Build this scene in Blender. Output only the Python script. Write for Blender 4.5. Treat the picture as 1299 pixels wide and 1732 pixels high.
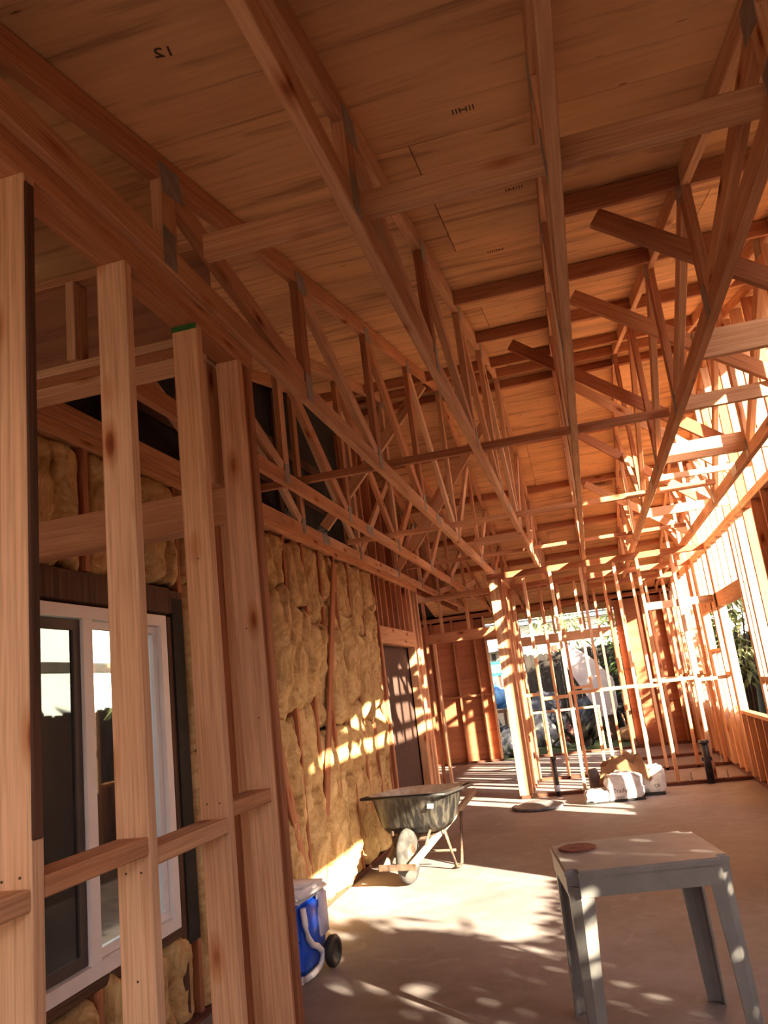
import bpy, bmesh, math, random
from mathutils import Vector, Matrix, noise
random.seed(7)
for o in list(bpy.data.objects): bpy.data.objects.remove(o)
S = bpy.context.scene
col = S.collection
V = Vector

# ------------------------------------------------------------------ camera
R_ = V((0.9602952785, 0.2540527935, -0.1152829395))
D_ = V((-0.1667431206, 0.1913571319, -0.9672534207))
F_ = V((-0.2236732209, 0.9480715301, 0.2261209059))
cam = bpy.data.cameras.new('camera'); co = bpy.data.objects.new('camera', cam); col.objects.link(co)
cam.sensor_fit = 'VERTICAL'; cam.sensor_height = 24.0; cam.lens = 1314.41 / 1732 * 24.0
cam.clip_start = 0.02; cam.clip_end = 300
mw = Matrix((( R_.x, -D_.x, -F_.x, 0), (R_.y, -D_.y, -F_.y, 0), (R_.z, -D_.z, -F_.z, 1.43), (0, 0, 0, 1)))
co.matrix_world = mw
S.camera = co

# ------------------------------------------------------------------ light
S.view_settings.view_transform = 'Standard'; S.view_settings.look = 'None'
S.view_settings.gamma = 1.0; S.view_settings.use_curve_mapping = False
S.view_settings.exposure = -0.1
w = bpy.data.worlds.new('world'); S.world = w; w.use_nodes = True
nt = w.node_tree; nt.nodes.clear()
sky = nt.nodes.new('ShaderNodeTexSky'); sky.sky_type = 'NISHITA'; sky.sun_disc = False
sky.sun_elevation = math.radians(21); sky.sun_rotation = math.radians(128.7); sky.air_density = 1.0
sky.dust_density = 3.0; sky.ozone_density = 0.6
hs = nt.nodes.new('ShaderNodeHueSaturation'); hs.inputs['Saturation'].default_value = 0.45
tint = nt.nodes.new('ShaderNodeMix'); tint.data_type = 'RGBA'; tint.blend_type = 'MULTIPLY'
tint.inputs['Factor'].default_value = 1.0; tint.inputs['B'].default_value = (1.0, 0.93, 0.92, 1)
bg = nt.nodes.new('ShaderNodeBackground'); bg.inputs['Strength'].default_value = 0.46
ow = nt.nodes.new('ShaderNodeOutputWorld')
nt.links.new(sky.outputs[0], hs.inputs['Color']); nt.links.new(hs.outputs[0], tint.inputs['A'])
nt.links.new(tint.outputs['Result'], bg.inputs['Color']); nt.links.new(bg.outputs[0], ow.inputs['Surface'])
sl = bpy.data.lights.new('sun', 'SUN'); so = bpy.data.objects.new('sun', sl); col.objects.link(so)
sl.energy = 56.0; sl.angle = math.radians(0.6); sl.color = (1.0, 0.90, 0.64)
so.rotation_euler = V((-1, 0.8, -0.5)).to_track_quat('-Z', 'Y').to_euler()
so.location = (12, -8, 9)

# ------------------------------------------------------------------ materials
def nmat(name, rough=0.8, metal=0.0, spec=0.3):
    m = bpy.data.materials.new(name); m.use_nodes = True
    n = m.node_tree.nodes; l = m.node_tree.links
    b = n['Principled BSDF']; b.inputs['Roughness'].default_value = rough
    b.inputs['Metallic'].default_value = metal; b.inputs['Specular IOR Level'].default_value = spec
    return m, n, l, b
def node(n, t, **k):
    x = n.new(t)
    for a, v in k.items():
        if a in x.inputs: x.inputs[a].default_value = v
        else: setattr(x, a, v)
    return x
def ramp(n, pts):
    r = n.new('ShaderNodeValToRGB'); e = r.color_ramp.elements
    while len(e) < len(pts): e.new(0.5)
    for i, (p, c) in enumerate(pts):
        e[i].position = p; e[i].color = (*c, 1) if len(c) == 3 else c
    return r
def mixc(n, l, fac, a, b, mode='MIX'):
    m = n.new('ShaderNodeMix'); m.data_type = 'RGBA'; m.blend_type = mode
    for s, v in (('Factor', fac), ('A', a), ('B', b)):
        if hasattr(v, 'links') or hasattr(v, 'is_linked'): l.new(v, m.inputs[s])
        else: m.inputs[s].default_value = v if s == 'Factor' else (*v, 1)
    return m.outputs['Result']

def wood(name, light, dark, red, knots=True, rough=0.75):
    """lumber: grain runs along the board's local Z"""
    m, n, l, b = nmat(name, rough)
    tc = n.new('ShaderNodeTexCoord'); oi = n.new('ShaderNodeObjectInfo')
    off = n.new('ShaderNodeVectorMath'); off.operation = 'SCALE'; l.new(oi.outputs['Random'], off.inputs['Scale']); off.inputs[0].default_value = (37, 19, 53)
    add = n.new('ShaderNodeVectorMath'); add.operation = 'ADD'; l.new(tc.outputs['Object'], add.inputs[0]); l.new(off.outputs[0], add.inputs[1])
    mp = n.new('ShaderNodeMapping'); mp.inputs['Scale'].default_value = (22, 22, 0.9); l.new(add.outputs[0], mp.inputs['Vector'])
    n1 = node(n, 'ShaderNodeTexNoise', Scale=1.6, Detail=4.0, Roughness=0.55, Distortion=0.8); l.new(mp.outputs[0], n1.inputs['Vector'])
    mp2 = n.new('ShaderNodeMapping'); mp2.inputs['Scale'].default_value = (160, 160, 4); l.new(add.outputs[0], mp2.inputs['Vector'])
    n2 = node(n, 'ShaderNodeTexNoise', Scale=1.0, Detail=3.0); l.new(mp2.outputs[0], n2.inputs['Vector'])
    r1 = ramp(n, [(0.35, dark), (0.62, light)]); l.new(n1.outputs['Fac'], r1.inputs[0])
    r2 = ramp(n, [(0.3, (0.70, 0.64, 0.58)), (0.6, (1.03, 1.03, 1.03))]); l.new(n2.outputs['Fac'], r2.inputs[0])
    c = mixc(n, l, 0.8, r1.outputs[0], r2.outputs[0], 'MULTIPLY')
    rr = ramp(n, [(0.0, (1, 1, 1)), (0.5, (0.93, 0.9, 0.86)), (1.0, red)]); l.new(oi.outputs['Random'], rr.inputs[0])
    c = mixc(n, l, 1.0, c, rr.outputs[0], 'MULTIPLY')
    n3 = node(n, 'ShaderNodeTexNoise', Scale=1.3, Detail=2.0); l.new(add.outputs[0], n3.inputs['Vector'])
    r3 = ramp(n, [(0.35, (0.82, 0.78, 0.76)), (0.65, (1.08, 1.05, 1.0))]); l.new(n3.outputs['Fac'], r3.inputs[0])
    c = mixc(n, l, 0.9, c, r3.outputs[0], 'MULTIPLY')
    if knots:
        mk = n.new('ShaderNodeMapping'); mk.inputs['Scale'].default_value = (7, 7, 2.6); l.new(add.outputs[0], mk.inputs['Vector'])
        vo = node(n, 'ShaderNodeTexVoronoi', Scale=1.0); l.new(mk.outputs[0], vo.inputs['Vector'])
        kn = ramp(n, [(0.0, (0.22, 0.09, 0.05)), (0.07, (0.4, 0.18, 0.09)), (0.12, (0.78, 0.6, 0.48)), (0.22, (1, 1, 1))])
        l.new(vo.outputs['Distance'], kn.inputs[0])
        c = mixc(n, l, 1.0, c, kn.outputs[0], 'MULTIPLY')
    l.new(c, b.inputs['Base Color'])
    bp = n.new('ShaderNodeBump'); bp.inputs['Strength'].default_value = 0.25; bp.inputs['Distance'].default_value = 0.002
    l.new(n2.outputs['Fac'], bp.inputs['Height']); l.new(bp.outputs[0], b.inputs['Normal'])
    return m
M = {}
M['fir'] = wood('fir_lumber', (0.72, 0.42, 0.255), (0.60, 0.315, 0.18), (0.88, 0.70, 0.6))
M['fir_pale'] = wood('pale_fir_lumber', (0.84, 0.56, 0.38), (0.74, 0.45, 0.285), (0.94, 0.85, 0.78))
M['fir_red'] = wood('red_fir_lumber', (0.52, 0.235, 0.125), (0.40, 0.16, 0.085), (0.85, 0.7, 0.62))
M['treated'] = wood('treated_sill_lumber', (0.20, 0.075, 0.045), (0.10, 0.035, 0.025), (0.8, 0.7, 0.7), False)
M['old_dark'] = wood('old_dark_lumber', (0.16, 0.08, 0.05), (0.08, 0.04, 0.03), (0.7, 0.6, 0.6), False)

def plymat(name, base, dark, scale=1.0, spots=True):
    """veneer grain along local X"""
    m, n, l, b = nmat(name, 0.8)
    tc = n.new('ShaderNodeTexCoord'); oi = n.new('ShaderNodeObjectInfo')
    off = n.new('ShaderNodeVectorMath'); off.operation = 'SCALE'; l.new(oi.outputs['Random'], off.inputs['Scale']); off.inputs[0].default_value = (31, 47, 11)
    add = n.new('ShaderNodeVectorMath'); add.operation = 'ADD'; l.new(tc.outputs['Object'], add.inputs[0]); l.new(off.outputs[0], add.inputs[1])
    mp = n.new('ShaderNodeMapping'); mp.inputs['Scale'].default_value = (0.9 * scale, 9 * scale, 9 * scale); l.new(add.outputs[0], mp.inputs['Vector'])
    n1 = node(n, 'ShaderNodeTexNoise', Scale=1.2, Detail=5.0, Roughness=0.6, Distortion=0.9); l.new(mp.outputs[0], n1.inputs['Vector'])
    r1 = ramp(n, [(0.30, dark), (0.47, base), (0.75, tuple(min(1, v * 1.15) for v in base))]); l.new(n1.outputs['Fac'], r1.inputs[0])
    mp2 = n.new('ShaderNodeMapping'); mp2.inputs['Scale'].default_value = (2.5, 42, 42); l.new(add.outputs[0], mp2.inputs['Vector'])
    n2 = node(n, 'ShaderNodeTexNoise', Scale=1.0, Detail=4.0, Roughness=0.7); l.new(mp2.outputs[0], n2.inputs['Vector'])
    r2 = ramp(n, [(0.26, (0.55, 0.48, 0.42)), (0.36, (0.92, 0.90, 0.88)), (0.7, (1.05, 1.05, 1.04))]); l.new(n2.outputs['Fac'], r2.inputs[0])
    c = mixc(n, l, 0.85, r1.outputs[0], r2.outputs[0], 'MULTIPLY')
    n3 = node(n, 'ShaderNodeTexNoise', Scale=1.1, Detail=2.0); l.new(add.outputs[0], n3.inputs['Vector'])
    r3 = ramp(n, [(0.36, (0.78, 0.78, 0.78)), (0.6, (1.05, 1.05, 1.05))]); l.new(n3.outputs['Fac'], r3.inputs[0])
    c = mixc(n, l, 1.0, c, r3.outputs[0], 'MULTIPLY')
    if spots:
        mk = n.new('ShaderNodeMapping'); mk.inputs['Scale'].default_value = (3.4, 13, 0.0); l.new(add.outputs[0], mk.inputs['Vector'])
        vo = node(n, 'ShaderNodeTexVoronoi', Scale=1.25); l.new(mk.outputs[0], vo.inputs['Vector'])
        kn = ramp(n, [(0.0, (0.12, 0.06, 0.04)), (0.05, (0.3, 0.16, 0.1)), (0.085, (1, 1, 1))])
        l.new(vo.outputs['Distance'], kn.inputs[0])
        n4 = node(n, 'ShaderNodeTexNoise', Scale=1.4, Detail=1.0); l.new(add.outputs[0], n4.inputs['Vector'])
        r4 = ramp(n, [(0.50, (1, 1, 1)), (0.56, (0, 0, 0))]); l.new(n4.outputs['Fac'], r4.inputs[0])
        k2 = mixc(n, l, r4.outputs[0], kn.outputs[0], (1, 1, 1))
        c = mixc(n, l, 1.0, c, k2, 'MULTIPLY')
    l.new(c, b.inputs['Base Color'])
    bp = n.new('ShaderNodeBump'); bp.inputs['Strength'].default_value = 0.3; bp.inputs['Distance'].default_value = 0.003
    l.new(n2.outputs['Fac'], bp.inputs['Height']); l.new(bp.outputs[0], b.inputs['Normal'])
    return m
M['ply'] = plymat('plywood_veneer', (0.70, 0.40, 0.20), (0.34, 0.17, 0.09))
M['ply_wall'] = plymat('plywood_wall_sheet', (0.38, 0.18, 0.115), (0.24, 0.11, 0.075))
M['ply_red'] = plymat('red_brown_strand_board', (0.42, 0.15, 0.07), (0.30, 0.10, 0.05), 1.0, True)
M['ply_dark'] = plymat('dark_weathered_plywood', (0.085, 0.045, 0.036), (0.055, 0.028, 0.023), 1.0, False)

def noisy(name, c1, c2, scale=6, rough=0.8, detail=4, metal=0, bump=0.0, spec=0.3, lo=0.35, hi=0.65, stretch=(1, 1, 1)):
    m, n, l, b = nmat(name, rough, metal, spec)
    tc = n.new('ShaderNodeTexCoord'); mp = n.new('ShaderNodeMapping'); mp.inputs['Scale'].default_value = stretch
    l.new(tc.outputs['Object'], mp.inputs['Vector'])
    n1 = node(n, 'ShaderNodeTexNoise', Scale=scale, Detail=detail, Roughness=0.6); l.new(mp.outputs[0], n1.inputs['Vector'])
    r = ramp(n, [(lo, c1), (hi, c2)]); l.new(n1.outputs['Fac'], r.inputs[0]); l.new(r.outputs[0], b.inputs['Base Color'])
    if bump:
        bp = n.new('ShaderNodeBump'); bp.inputs['Strength'].default_value = bump; bp.inputs['Distance'].default_value = 0.01
        l.new(n1.outputs['Fac'], bp.inputs['Height']); l.new(bp.outputs[0], b.inputs['Normal'])
    return m
M['gang'] = noisy('galvanised_plate', (0.24, 0.21, 0.19), (0.34, 0.30, 0.28), 14, 0.5, metal=0.6)
M['felt'] = noisy('black_building_felt', (0.018, 0.017, 0.015), (0.035, 0.03, 0.026), 9, 0.85)
M['felt_print'] = noisy('pale_felt_print', (0.25, 0.23, 0.2), (0.3, 0.28, 0.25), 9)
M['ink'] = noisy('stamp_ink', (0.06, 0.035, 0.025), (0.10, 0.05, 0.035), 30)
M['vinyl'] = noisy('white_vinyl', (0.78, 0.70, 0.70), (0.84, 0.77, 0.77), 5, 0.4)
M['screen_frame'] = noisy('dark_screen_frame', (0.06, 0.045, 0.045), (0.08, 0.06, 0.055), 8, 0.5)
M['grey_plastic'] = noisy('grey_table_plastic', (0.22, 0.20, 0.195), (0.28, 0.255, 0.245), 7, 0.45, bump=0.1)
M['rust_red'] = noisy('rust_red_disc', (0.10, 0.028, 0.024), (0.26, 0.085, 0.065), 30, 0.6, stretch=(1, 3, 1))
M['black_plastic'] = noisy('black_plastic', (0.02, 0.018, 0.018), (0.035, 0.03, 0.03), 9, 0.4)
M['tray'] = noisy('mortar_smeared_tray', (0.014, 0.012, 0.012), (0.13, 0.11, 0.085), 5, 0.4, detail=9, bump=0.4, lo=0.46, hi=0.8, stretch=(6, 3, 0.8))
M['tray_in'] = noisy('mortar_crust', (0.30, 0.25, 0.22), (0.55, 0.48, 0.42), 8, 0.9, detail=6, bump=0.5)
M['tyre'] = noisy('dusty_tyre', (0.03, 0.026, 0.024), (0.08, 0.07, 0.065), 12, 0.85)
M['rust_steel'] = noisy('rusty_steel', (0.07, 0.04, 0.03), (0.20, 0.13, 0.09), 18, 0.6, metal=0.3)
M['ash'] = wood('weathered_ash_handle', (0.60, 0.46, 0.34), (0.45, 0.32, 0.22), (0.9, 0.85, 0.8), False)
M['blue'] = noisy('blue_cooler_plastic', (0.008, 0.07, 0.55), (0.012, 0.09, 0.65), 4, 0.35, spec=0.5)
M['white_plastic'] = noisy('white_cooler_plastic', (0.74, 0.70, 0.76), (0.82, 0.78, 0.82), 4, 0.4)
M['lilac_plastic'] = noisy('pale_grey_plastic', (0.52, 0.48, 0.62), (0.58, 0.54, 0.68), 4, 0.4)
M['paper'] = noisy('white_sack_paper', (0.55, 0.48, 0.46), (0.72, 0.66, 0.64), 10, 0.85, bump=0.3)
M['kraft'] = noisy('kraft_paper', (0.38, 0.19, 0.10), (0.52, 0.29, 0.16), 8, 0.9, bump=0.4)
M['abs'] = noisy('black_pipe', (0.02, 0.018, 0.022), (0.05, 0.045, 0.05), 14, 0.35)
M['steel'] = noisy('bright_steel', (0.5, 0.48, 0.48), (0.6, 0.58, 0.58), 14, 0.35, metal=0.8)
M['rubber_grey'] = noisy('grey_rubber', (0.10, 0.09, 0.10), (0.17, 0.15, 0.16), 14, 0.6)
M['lid'] = noisy('dusty_lid', (0.10, 0.085, 0.08), (0.20, 0.175, 0.165), 8, 0.6)
M['grass'] = noisy('rough_grass', (0.035, 0.055, 0.015), (0.11, 0.12, 0.04), 12, 1.0, detail=8, bump=0.8)
M['dirt'] = noisy('dry_dirt', (0.14, 0.10, 0.07), (0.26, 0.19, 0.13), 3, 1.0, detail=8, bump=0.5)
M['leaf'] = noisy('green_leaf', (0.05, 0.10, 0.02), (0.16, 0.22, 0.05), 5, 0.6)
M['leaf_pale'] = noisy('pale_green_leaf', (0.22, 0.26, 0.10), (0.42, 0.44, 0.20), 5, 0.6)
M['bark'] = noisy('bark', (0.08, 0.05, 0.03), (0.16, 0.10, 0.07), 20, 0.95, bump=0.6)
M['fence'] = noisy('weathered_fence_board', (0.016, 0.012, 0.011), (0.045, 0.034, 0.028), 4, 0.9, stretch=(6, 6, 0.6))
M['slate'] = noisy('slate_blue_paint', (0.20, 0.24, 0.33), (0.28, 0.33, 0.42), 5, 0.6)
M['pale_blue'] = noisy('pale_blue_paint', (0.48, 0.55, 0.70), (0.58, 0.64, 0.78), 5, 0.5)
M['stucco'] = noisy('pink_white_stucco', (0.44, 0.34, 0.29), (0.54, 0.44, 0.38), 12, 0.95, bump=0.3)
M['siding'] = noisy('white_siding', (0.70, 0.74, 0.70), (0.78, 0.80, 0.76), 4, 0.7)
M['tarp'] = noisy('blue_tarp', (0.02, 0.12, 0.45), (0.18, 0.42, 0.75), 5, 0.45, bump=0.6)
M['white_bag'] = noisy('white_bag', (0.16, 0.16, 0.18), (0.55, 0.54, 0.56), 4, 0.6, bump=0.4)
M['black_bag'] = noisy('black_bag', (0.02, 0.02, 0.028), (0.07, 0.07, 0.09), 6, 0.35, bump=0.6, spec=0.6)
M['board_white'] = noisy('pale_wallboard', (0.40, 0.33, 0.325), (0.46, 0.39, 0.38), 3, 0.8)
M['teal'] = noisy('dark_teal_paint', (0.02, 0.13, 0.12), (0.03, 0.18, 0.16), 6, 0.5)
M['red_paint'] = noisy('red_plastic', (0.55, 0.04, 0.03), (0.65, 0.07, 0.05), 6, 0.5)
M['green_paint'] = noisy('green_end_paint', (0.03, 0.12, 0.03), (0.06, 0.18, 0.04), 30, 0.8)
M['skybluepaint'] = noisy('blue_roof_sheet', (0.25, 0.48, 0.62), (0.32, 0.55, 0.68), 3, 0.6)

def concrete():
    m, n, l, b = nmat('concrete_slab', 0.72, spec=0.35)
    tc = n.new('ShaderNodeTexCoord')
    n1 = node(n, 'ShaderNodeTexNoise', Scale=0.9, Detail=6.0, Roughness=0.6, Distortion=0.6); l.new(tc.outputs['Object'], n1.inputs['Vector'])
    r1 = ramp(n, [(0.32, (0.185, 0.145, 0.14)), (0.50, (0.255, 0.21, 0.205)), (0.70, (0.34, 0.285, 0.275))]); l.new(n1.outputs['Fac'], r1.inputs[0])
    n2 = node(n, 'ShaderNodeTexNoise', Scale=9.0, Detail=6.0, Roughness=0.65); l.new(tc.outputs['Object'], n2.inputs['Vector'])
    r2 = ramp(n, [(0.3, (0.86, 0.84, 0.83)), (0.6, (1.04, 1.04, 1.04))]); l.new(n2.outputs['Fac'], r2.inputs[0])
    c = mixc(n, l, 1.0, r1.outputs[0], r2.outputs[0], 'MULTIPLY')
    n3 = node(n, 'ShaderNodeTexNoise', Scale=3.2, Detail=5.0, Distortion=1.5); l.new(tc.outputs['Object'], n3.inputs['Vector'])
    r3 = ramp(n, [(0.62, (0, 0, 0)), (0.68, (0.35, 0.35, 0.35))]); l.new(n3.outputs['Fac'], r3.inputs[0])
    c = mixc(n, l, r3.outputs[0], c, (0.38, 0.32, 0.29))
    l.new(c, b.inputs['Base Color'])
    bp = n.new('ShaderNodeBump'); bp.inputs['Strength'].default_value = 0.15; bp.inputs['Distance'].default_value = 0.004
    l.new(n2.outputs['Fac'], bp.inputs['Height']); l.new(bp.outputs[0], b.inputs['Normal'])
    rg = ramp(n, [(0.3, (0.55, 0.55, 0.55)), (0.7, (0.8, 0.8, 0.8))]); l.new(n1.outputs['Fac'], rg.inputs[0]); l.new(rg.outputs[0], b.inputs['Roughness'])
    return m
M['concrete'] = concrete()
def batt_mat():
    m, n, l, b = nmat('yellow_fibreglass', 0.95, spec=0.1)
    tc = n.new('ShaderNodeTexCoord')
    n1 = node(n, 'ShaderNodeTexNoise', Scale=7.0, Detail=8.0, Roughness=0.7, Distortion=0.5); l.new(tc.outputs['Object'], n1.inputs['Vector'])
    r1 = ramp(n, [(0.30, (0.36, 0.20, 0.09)), (0.46, (0.62, 0.40, 0.185)), (0.7, (0.78, 0.55, 0.29))]); l.new(n1.outputs['Fac'], r1.inputs[0])
    n2 = node(n, 'ShaderNodeTexNoise', Scale=3.2, Detail=7.0, Roughness=0.75, Distortion=1.0); l.new(tc.outputs['Object'], n2.inputs['Vector'])
    r2 = ramp(n, [(0.30, (0.14, 0.09, 0.07)), (0.42, (0.62, 0.54, 0.46)), (0.54, (1, 1, 1))]); l.new(n2.outputs['Fac'], r2.inputs[0])
    c = mixc(n, l, 0.85, r1.outputs[0], r2.outputs[0], 'MULTIPLY'); l.new(c, b.inputs['Base Color'])
    bp = n.new('ShaderNodeBump'); bp.inputs['Strength'].default_value = 0.7; bp.inputs['Distance'].default_value = 0.02
    l.new(n1.outputs['Fac'], bp.inputs['Height']); l.new(bp.outputs[0], b.inputs['Normal'])
    return m
M['batt'] = batt_mat()
def glassmat():
    m, n, l, b = nmat('window_glass', 0.02, spec=0.5)
    b.inputs['Transmission Weight'].default_value = 1.0; b.inputs['IOR'].default_value = 1.45
    b.inputs['Base Color'].default_value = (0.9, 0.97, 0.95, 1)
    return m
M['glass'] = glassmat()
def screenmat():
    m, n, l, b = nmat('insect_screen_mesh', 0.6)
    b.inputs['Base Color'].default_value = (0.03, 0.025, 0.025, 1); b.inputs['Alpha'].default_value = 0.6
    return m
M['screen'] = screenmat()

# ------------------------------------------------------------------ helpers
def empty(name, loc=(0, 0, 0), rz=0, label=None, cat=None, group=None, kind=None):
    o = bpy.data.objects.new(name, None); col.objects.link(o); o.location = loc; o.rotation_euler = (0, 0, rz)
    o.empty_display_size = 0.1
    return tag(o, label, cat, group, kind)
def tag(o, label=None, cat=None, group=None, kind=None):
    if label: o['label'] = label
    if cat: o['category'] = cat
    if group: o['group'] = group
    if kind: o['kind'] = kind
    return o
def bmobj(name, bm, mat, parent=None, smooth=False, mw=None):
    me = bpy.data.meshes.new(name); bm.to_mesh(me); bm.free()
    for m in (mat if isinstance(mat, (list, tuple)) else [mat]): me.materials.append(M[m])
    if smooth:
        for p in me.polygons: p.use_smooth = True
    o = bpy.data.objects.new(name, me); col.objects.link(o)
    if parent: o.parent = parent
    if mw is not None:
        off = Matrix.Identity(4)
        if parent is not None:
            off = Matrix.Translation(-wloc(parent))
        o.matrix_basis = off @ mw
    return o
def wloc(p):
    v = V((0, 0, 0))
    while p is not None:
        v = v + p.location; p = p.parent
    return v
def bxm(bm, x0, x1, y0, y1, z0, z1, mi=0):
    vs = [bm.verts.new(c) for c in ((x0, y0, z0), (x1, y0, z0), (x1, y1, z0), (x0, y1, z0), (x0, y0, z1), (x1, y0, z1), (x1, y1, z1), (x0, y1, z1))]
    for f in ((0, 3, 2, 1), (4, 5, 6, 7), (0, 1, 5, 4), (1, 2, 6, 5), (2, 3, 7, 6), (3, 0, 4, 7)):
        q = bm.faces.new([vs[i] for i in f]); q.material_index = mi
    return vs
def board(name, p0, p1, a, b, mat='fir', parent=None, side=(1, 0, 0), bev=0.003, loose=False):
    """board from p0 to p1; `a` thick along `side`, `b` deep along the third axis"""
    p0 = V(p0); p1 = V(p1); z = (p1 - p0); L = z.length; z.normalize()
    x = V(side); x = (x - z * x.dot(z)).normalized(); y = z.cross(x)
    bm = bmesh.new(); bxm(bm, -a / 2, a / 2, -b / 2, b / 2, 0, L)
    if bev: bmesh.ops.bevel(bm, geom=bm.edges[:], offset=bev, segments=1, affect='EDGES')
    m = Matrix(((x.x, y.x, z.x, p0.x), (x.y, y.y, z.y, p0.y), (x.z, y.z, z.z, p0.z), (0, 0, 0, 1)))
    return bmobj(name, bm, mat, parent, mw=m)
def slab(name, x0, x1, y0, y1, z0, z1, mat, parent=None, bev=0.0):
    """axis-aligned box whose local frame sits at its centre"""
    c = V(((x0 + x1) / 2, (y0 + y1) / 2, (z0 + z1) / 2)); bm = bmesh.new()
    bxm(bm, x0 - c.x, x1 - c.x, y0 - c.y, y1 - c.y, z0 - c.z, z1 - c.z)
    if bev: bmesh.ops.bevel(bm, geom=bm.edges[:], offset=bev, segments=2, affect='EDGES')
    return bmobj(name, bm, mat, parent, mw=Matrix.Translation(c))
def tube(bm, pts, r, seg=10, cap=True, mi=0):
    rings = []; n = len(pts); pts = [V(p) for p in pts]
    rr = r if isinstance(r, (list, tuple)) else [r] * n
    for i, p in enumerate(pts):
        t = (pts[min(i + 1, n - 1)] - pts[max(i - 1, 0)]).normalized()
        u = V((0, 0, 1)) if abs(t.z) < 0.9 else V((1, 0, 0))
        x = t.cross(u).normalized(); y = t.cross(x)
        rings.append([bm.verts.new(p + (x * math.cos(k * 2 * math.pi / seg) + y * math.sin(k * 2 * math.pi / seg)) * rr[i]) for k in range(seg)])
    for i in range(n - 1):
        for k in range(seg):
            f = bm.faces.new((rings[i][k], rings[i][(k + 1) % seg], rings[i + 1][(k + 1) % seg], rings[i + 1][k])); f.material_index = mi
    if cap:
        bm.faces.new(rings[0][::-1]).material_index = mi; bm.faces.new(rings[-1]).material_index = mi
def lathe(bm, prof, seg=32, c=(0, 0, 0), mi=0):
    rings = []
    for r, z in prof:
        rings.append([bm.verts.new((c[0] + r * math.cos(k * 2 * math.pi / seg), c[1] + r * math.sin(k * 2 * math.pi / seg), c[2] + z)) for k in range(seg)])
    for i in range(len(prof) - 1):
        for k in range(seg):
            bm.faces.new((rings[i][k], rings[i][(k + 1) % seg], rings[i + 1][(k + 1) % seg], rings[i + 1][k])).material_index = mi
    bm.faces.new(rings[0][::-1]); bm.faces.new(rings[-1])
def text(name, s, size, mat, parent, mw, extr=0.001):
    cu = bpy.data.curves.new(name, 'FONT'); cu.body = s; cu.size = size; cu.extrude = extr; cu.align_x = 'CENTER'; cu.align_y = 'CENTER'
    t = bpy.data.objects.new(name, cu); me = bpy.data.meshes.new_from_object(t); bpy.data.objects.remove(t)
    me.materials.append(M[mat]); o = bpy.data.objects.new(name, me); col.objects.link(o)
    if parent: o.parent = parent; mw = Matrix.Translation(-wloc(parent)) @ mw
    o.matrix_basis = mw; return o
def axes(x, y, o):
    x = V(x).normalized(); y = V(y).normalized(); z = x.cross(y); o = V(o)
    return Matrix(((x.x, y.x, z.x, o.x), (x.y, y.y, z.y, o.y), (x.z, y.z, z.z, o.z), (0, 0, 0, 1)))

RIDGE = 7.5
def roof_bot(y):   # underside of the rafters
    return 2.62 + 0.235 * y if y <= RIDGE else 2.62 + 0.235 * (2 * RIDGE - y)
PL = 2.69          # underside of top plates
def plates(p, x0, x1, y0, y1, z=PL, n=2, mat='fir', w=0.089):
    for k in range(n):
        zc = z + 0.019 + 0.038 * k
        if abs(y1 - y0) > abs(x1 - x0): board('top_plate', (x0, y0, zc), (x0, y1, zc), w, 0.038, mat, p, (1, 0, 0))
        else: board('top_plate', (x0, y0, zc), (x1, y0, zc), w, 0.038, mat, p, (0, 1, 0))
def stud_y(p, X, Y, z0, z1, mat='fir', name='stud', w=0.089):   # stud of a wall that runs along Y: wide face towards Y
    return board(name, (X, Y, z0), (X, Y, z1), w, 0.038, mat, p, (1, 0, 0))
def stud_x(p, X, Y, z0, z1, mat='fir', name='stud', w=0.089):
    return board(name, (X, Y, z0), (X, Y, z1), 0.038, w, mat, p, (1, 0, 0))

# ------------------------------------------------------------------ ground and floor
def sheet(name, x0, x1, y0, y1, z0, z1, mat, **k):
    o = slab(name, x0, x1, y0, y1, z0, z1, mat); return tag(o, **k)
sheet('ground', -40, 40, -30, 70, -0.45, -0.14, 'dirt', kind='structure')
sheet('lawn', -8, 7, 15.6, 25.5, -0.139, -0.10, 'grass', kind='structure')
sheet('floor', -3.35, 1.69, -4.0, 14.95, -0.13, 0.0, 'concrete', kind='structure')

# ------------------------------------------------------------------ ceiling: roof deck
ceil = empty('ceiling', (0, 7.5, 3.0), kind='structure')
sl_ = math.atan(0.235); cs = math.cos(sl_)
def panel(x0, x1, u0, u1, back=False, mat='ply'):
    t = 0.014; bm = bmesh.new(); cx = (x0 + x1) / 2; cu = (u0 + u1) / 2
    bxm(bm, x0 - cx + 0.002, x1 - cx - 0.002, (u0 - cu) / 1 + 0.002, (u1 - cu) - 0.002, 0, t)
    # u = horizontal distance; slope it
    y0 = cu if not back else 2 * RIDGE - cu
    zc = 2.62 + 0.235 * cu + 0.0915
    a = (0, cs, (sl_ and math.sin(sl_)) * (-1 if back else 1))
    for v in bm.verts: v.co.y /= cs
    xax = (1, 0, 0)
    m = axes(xax, a, (cx, y0, zc))
    bmobj('plywood_panel', bm, mat, ceil, mw=m)
us = [-0.75, -0.1, 1.12, 2.34, 3.56, 4.78, 6.0, 7.22, 7.5]
for back in (False, True):
    for i in range(len(us) - 1):
        st = -2.75 if i % 2 else -3.97
        x = st
        lim = -2.75 if not back else -3.9
        while x < 2.1:
            a = max(x, lim); b_ = min(x + 2.44, 2.15)
            if b_ - a > 0.05:
                panel(a, b_, us[i], us[i + 1], back, 'ply')
            x += 2.44
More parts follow.
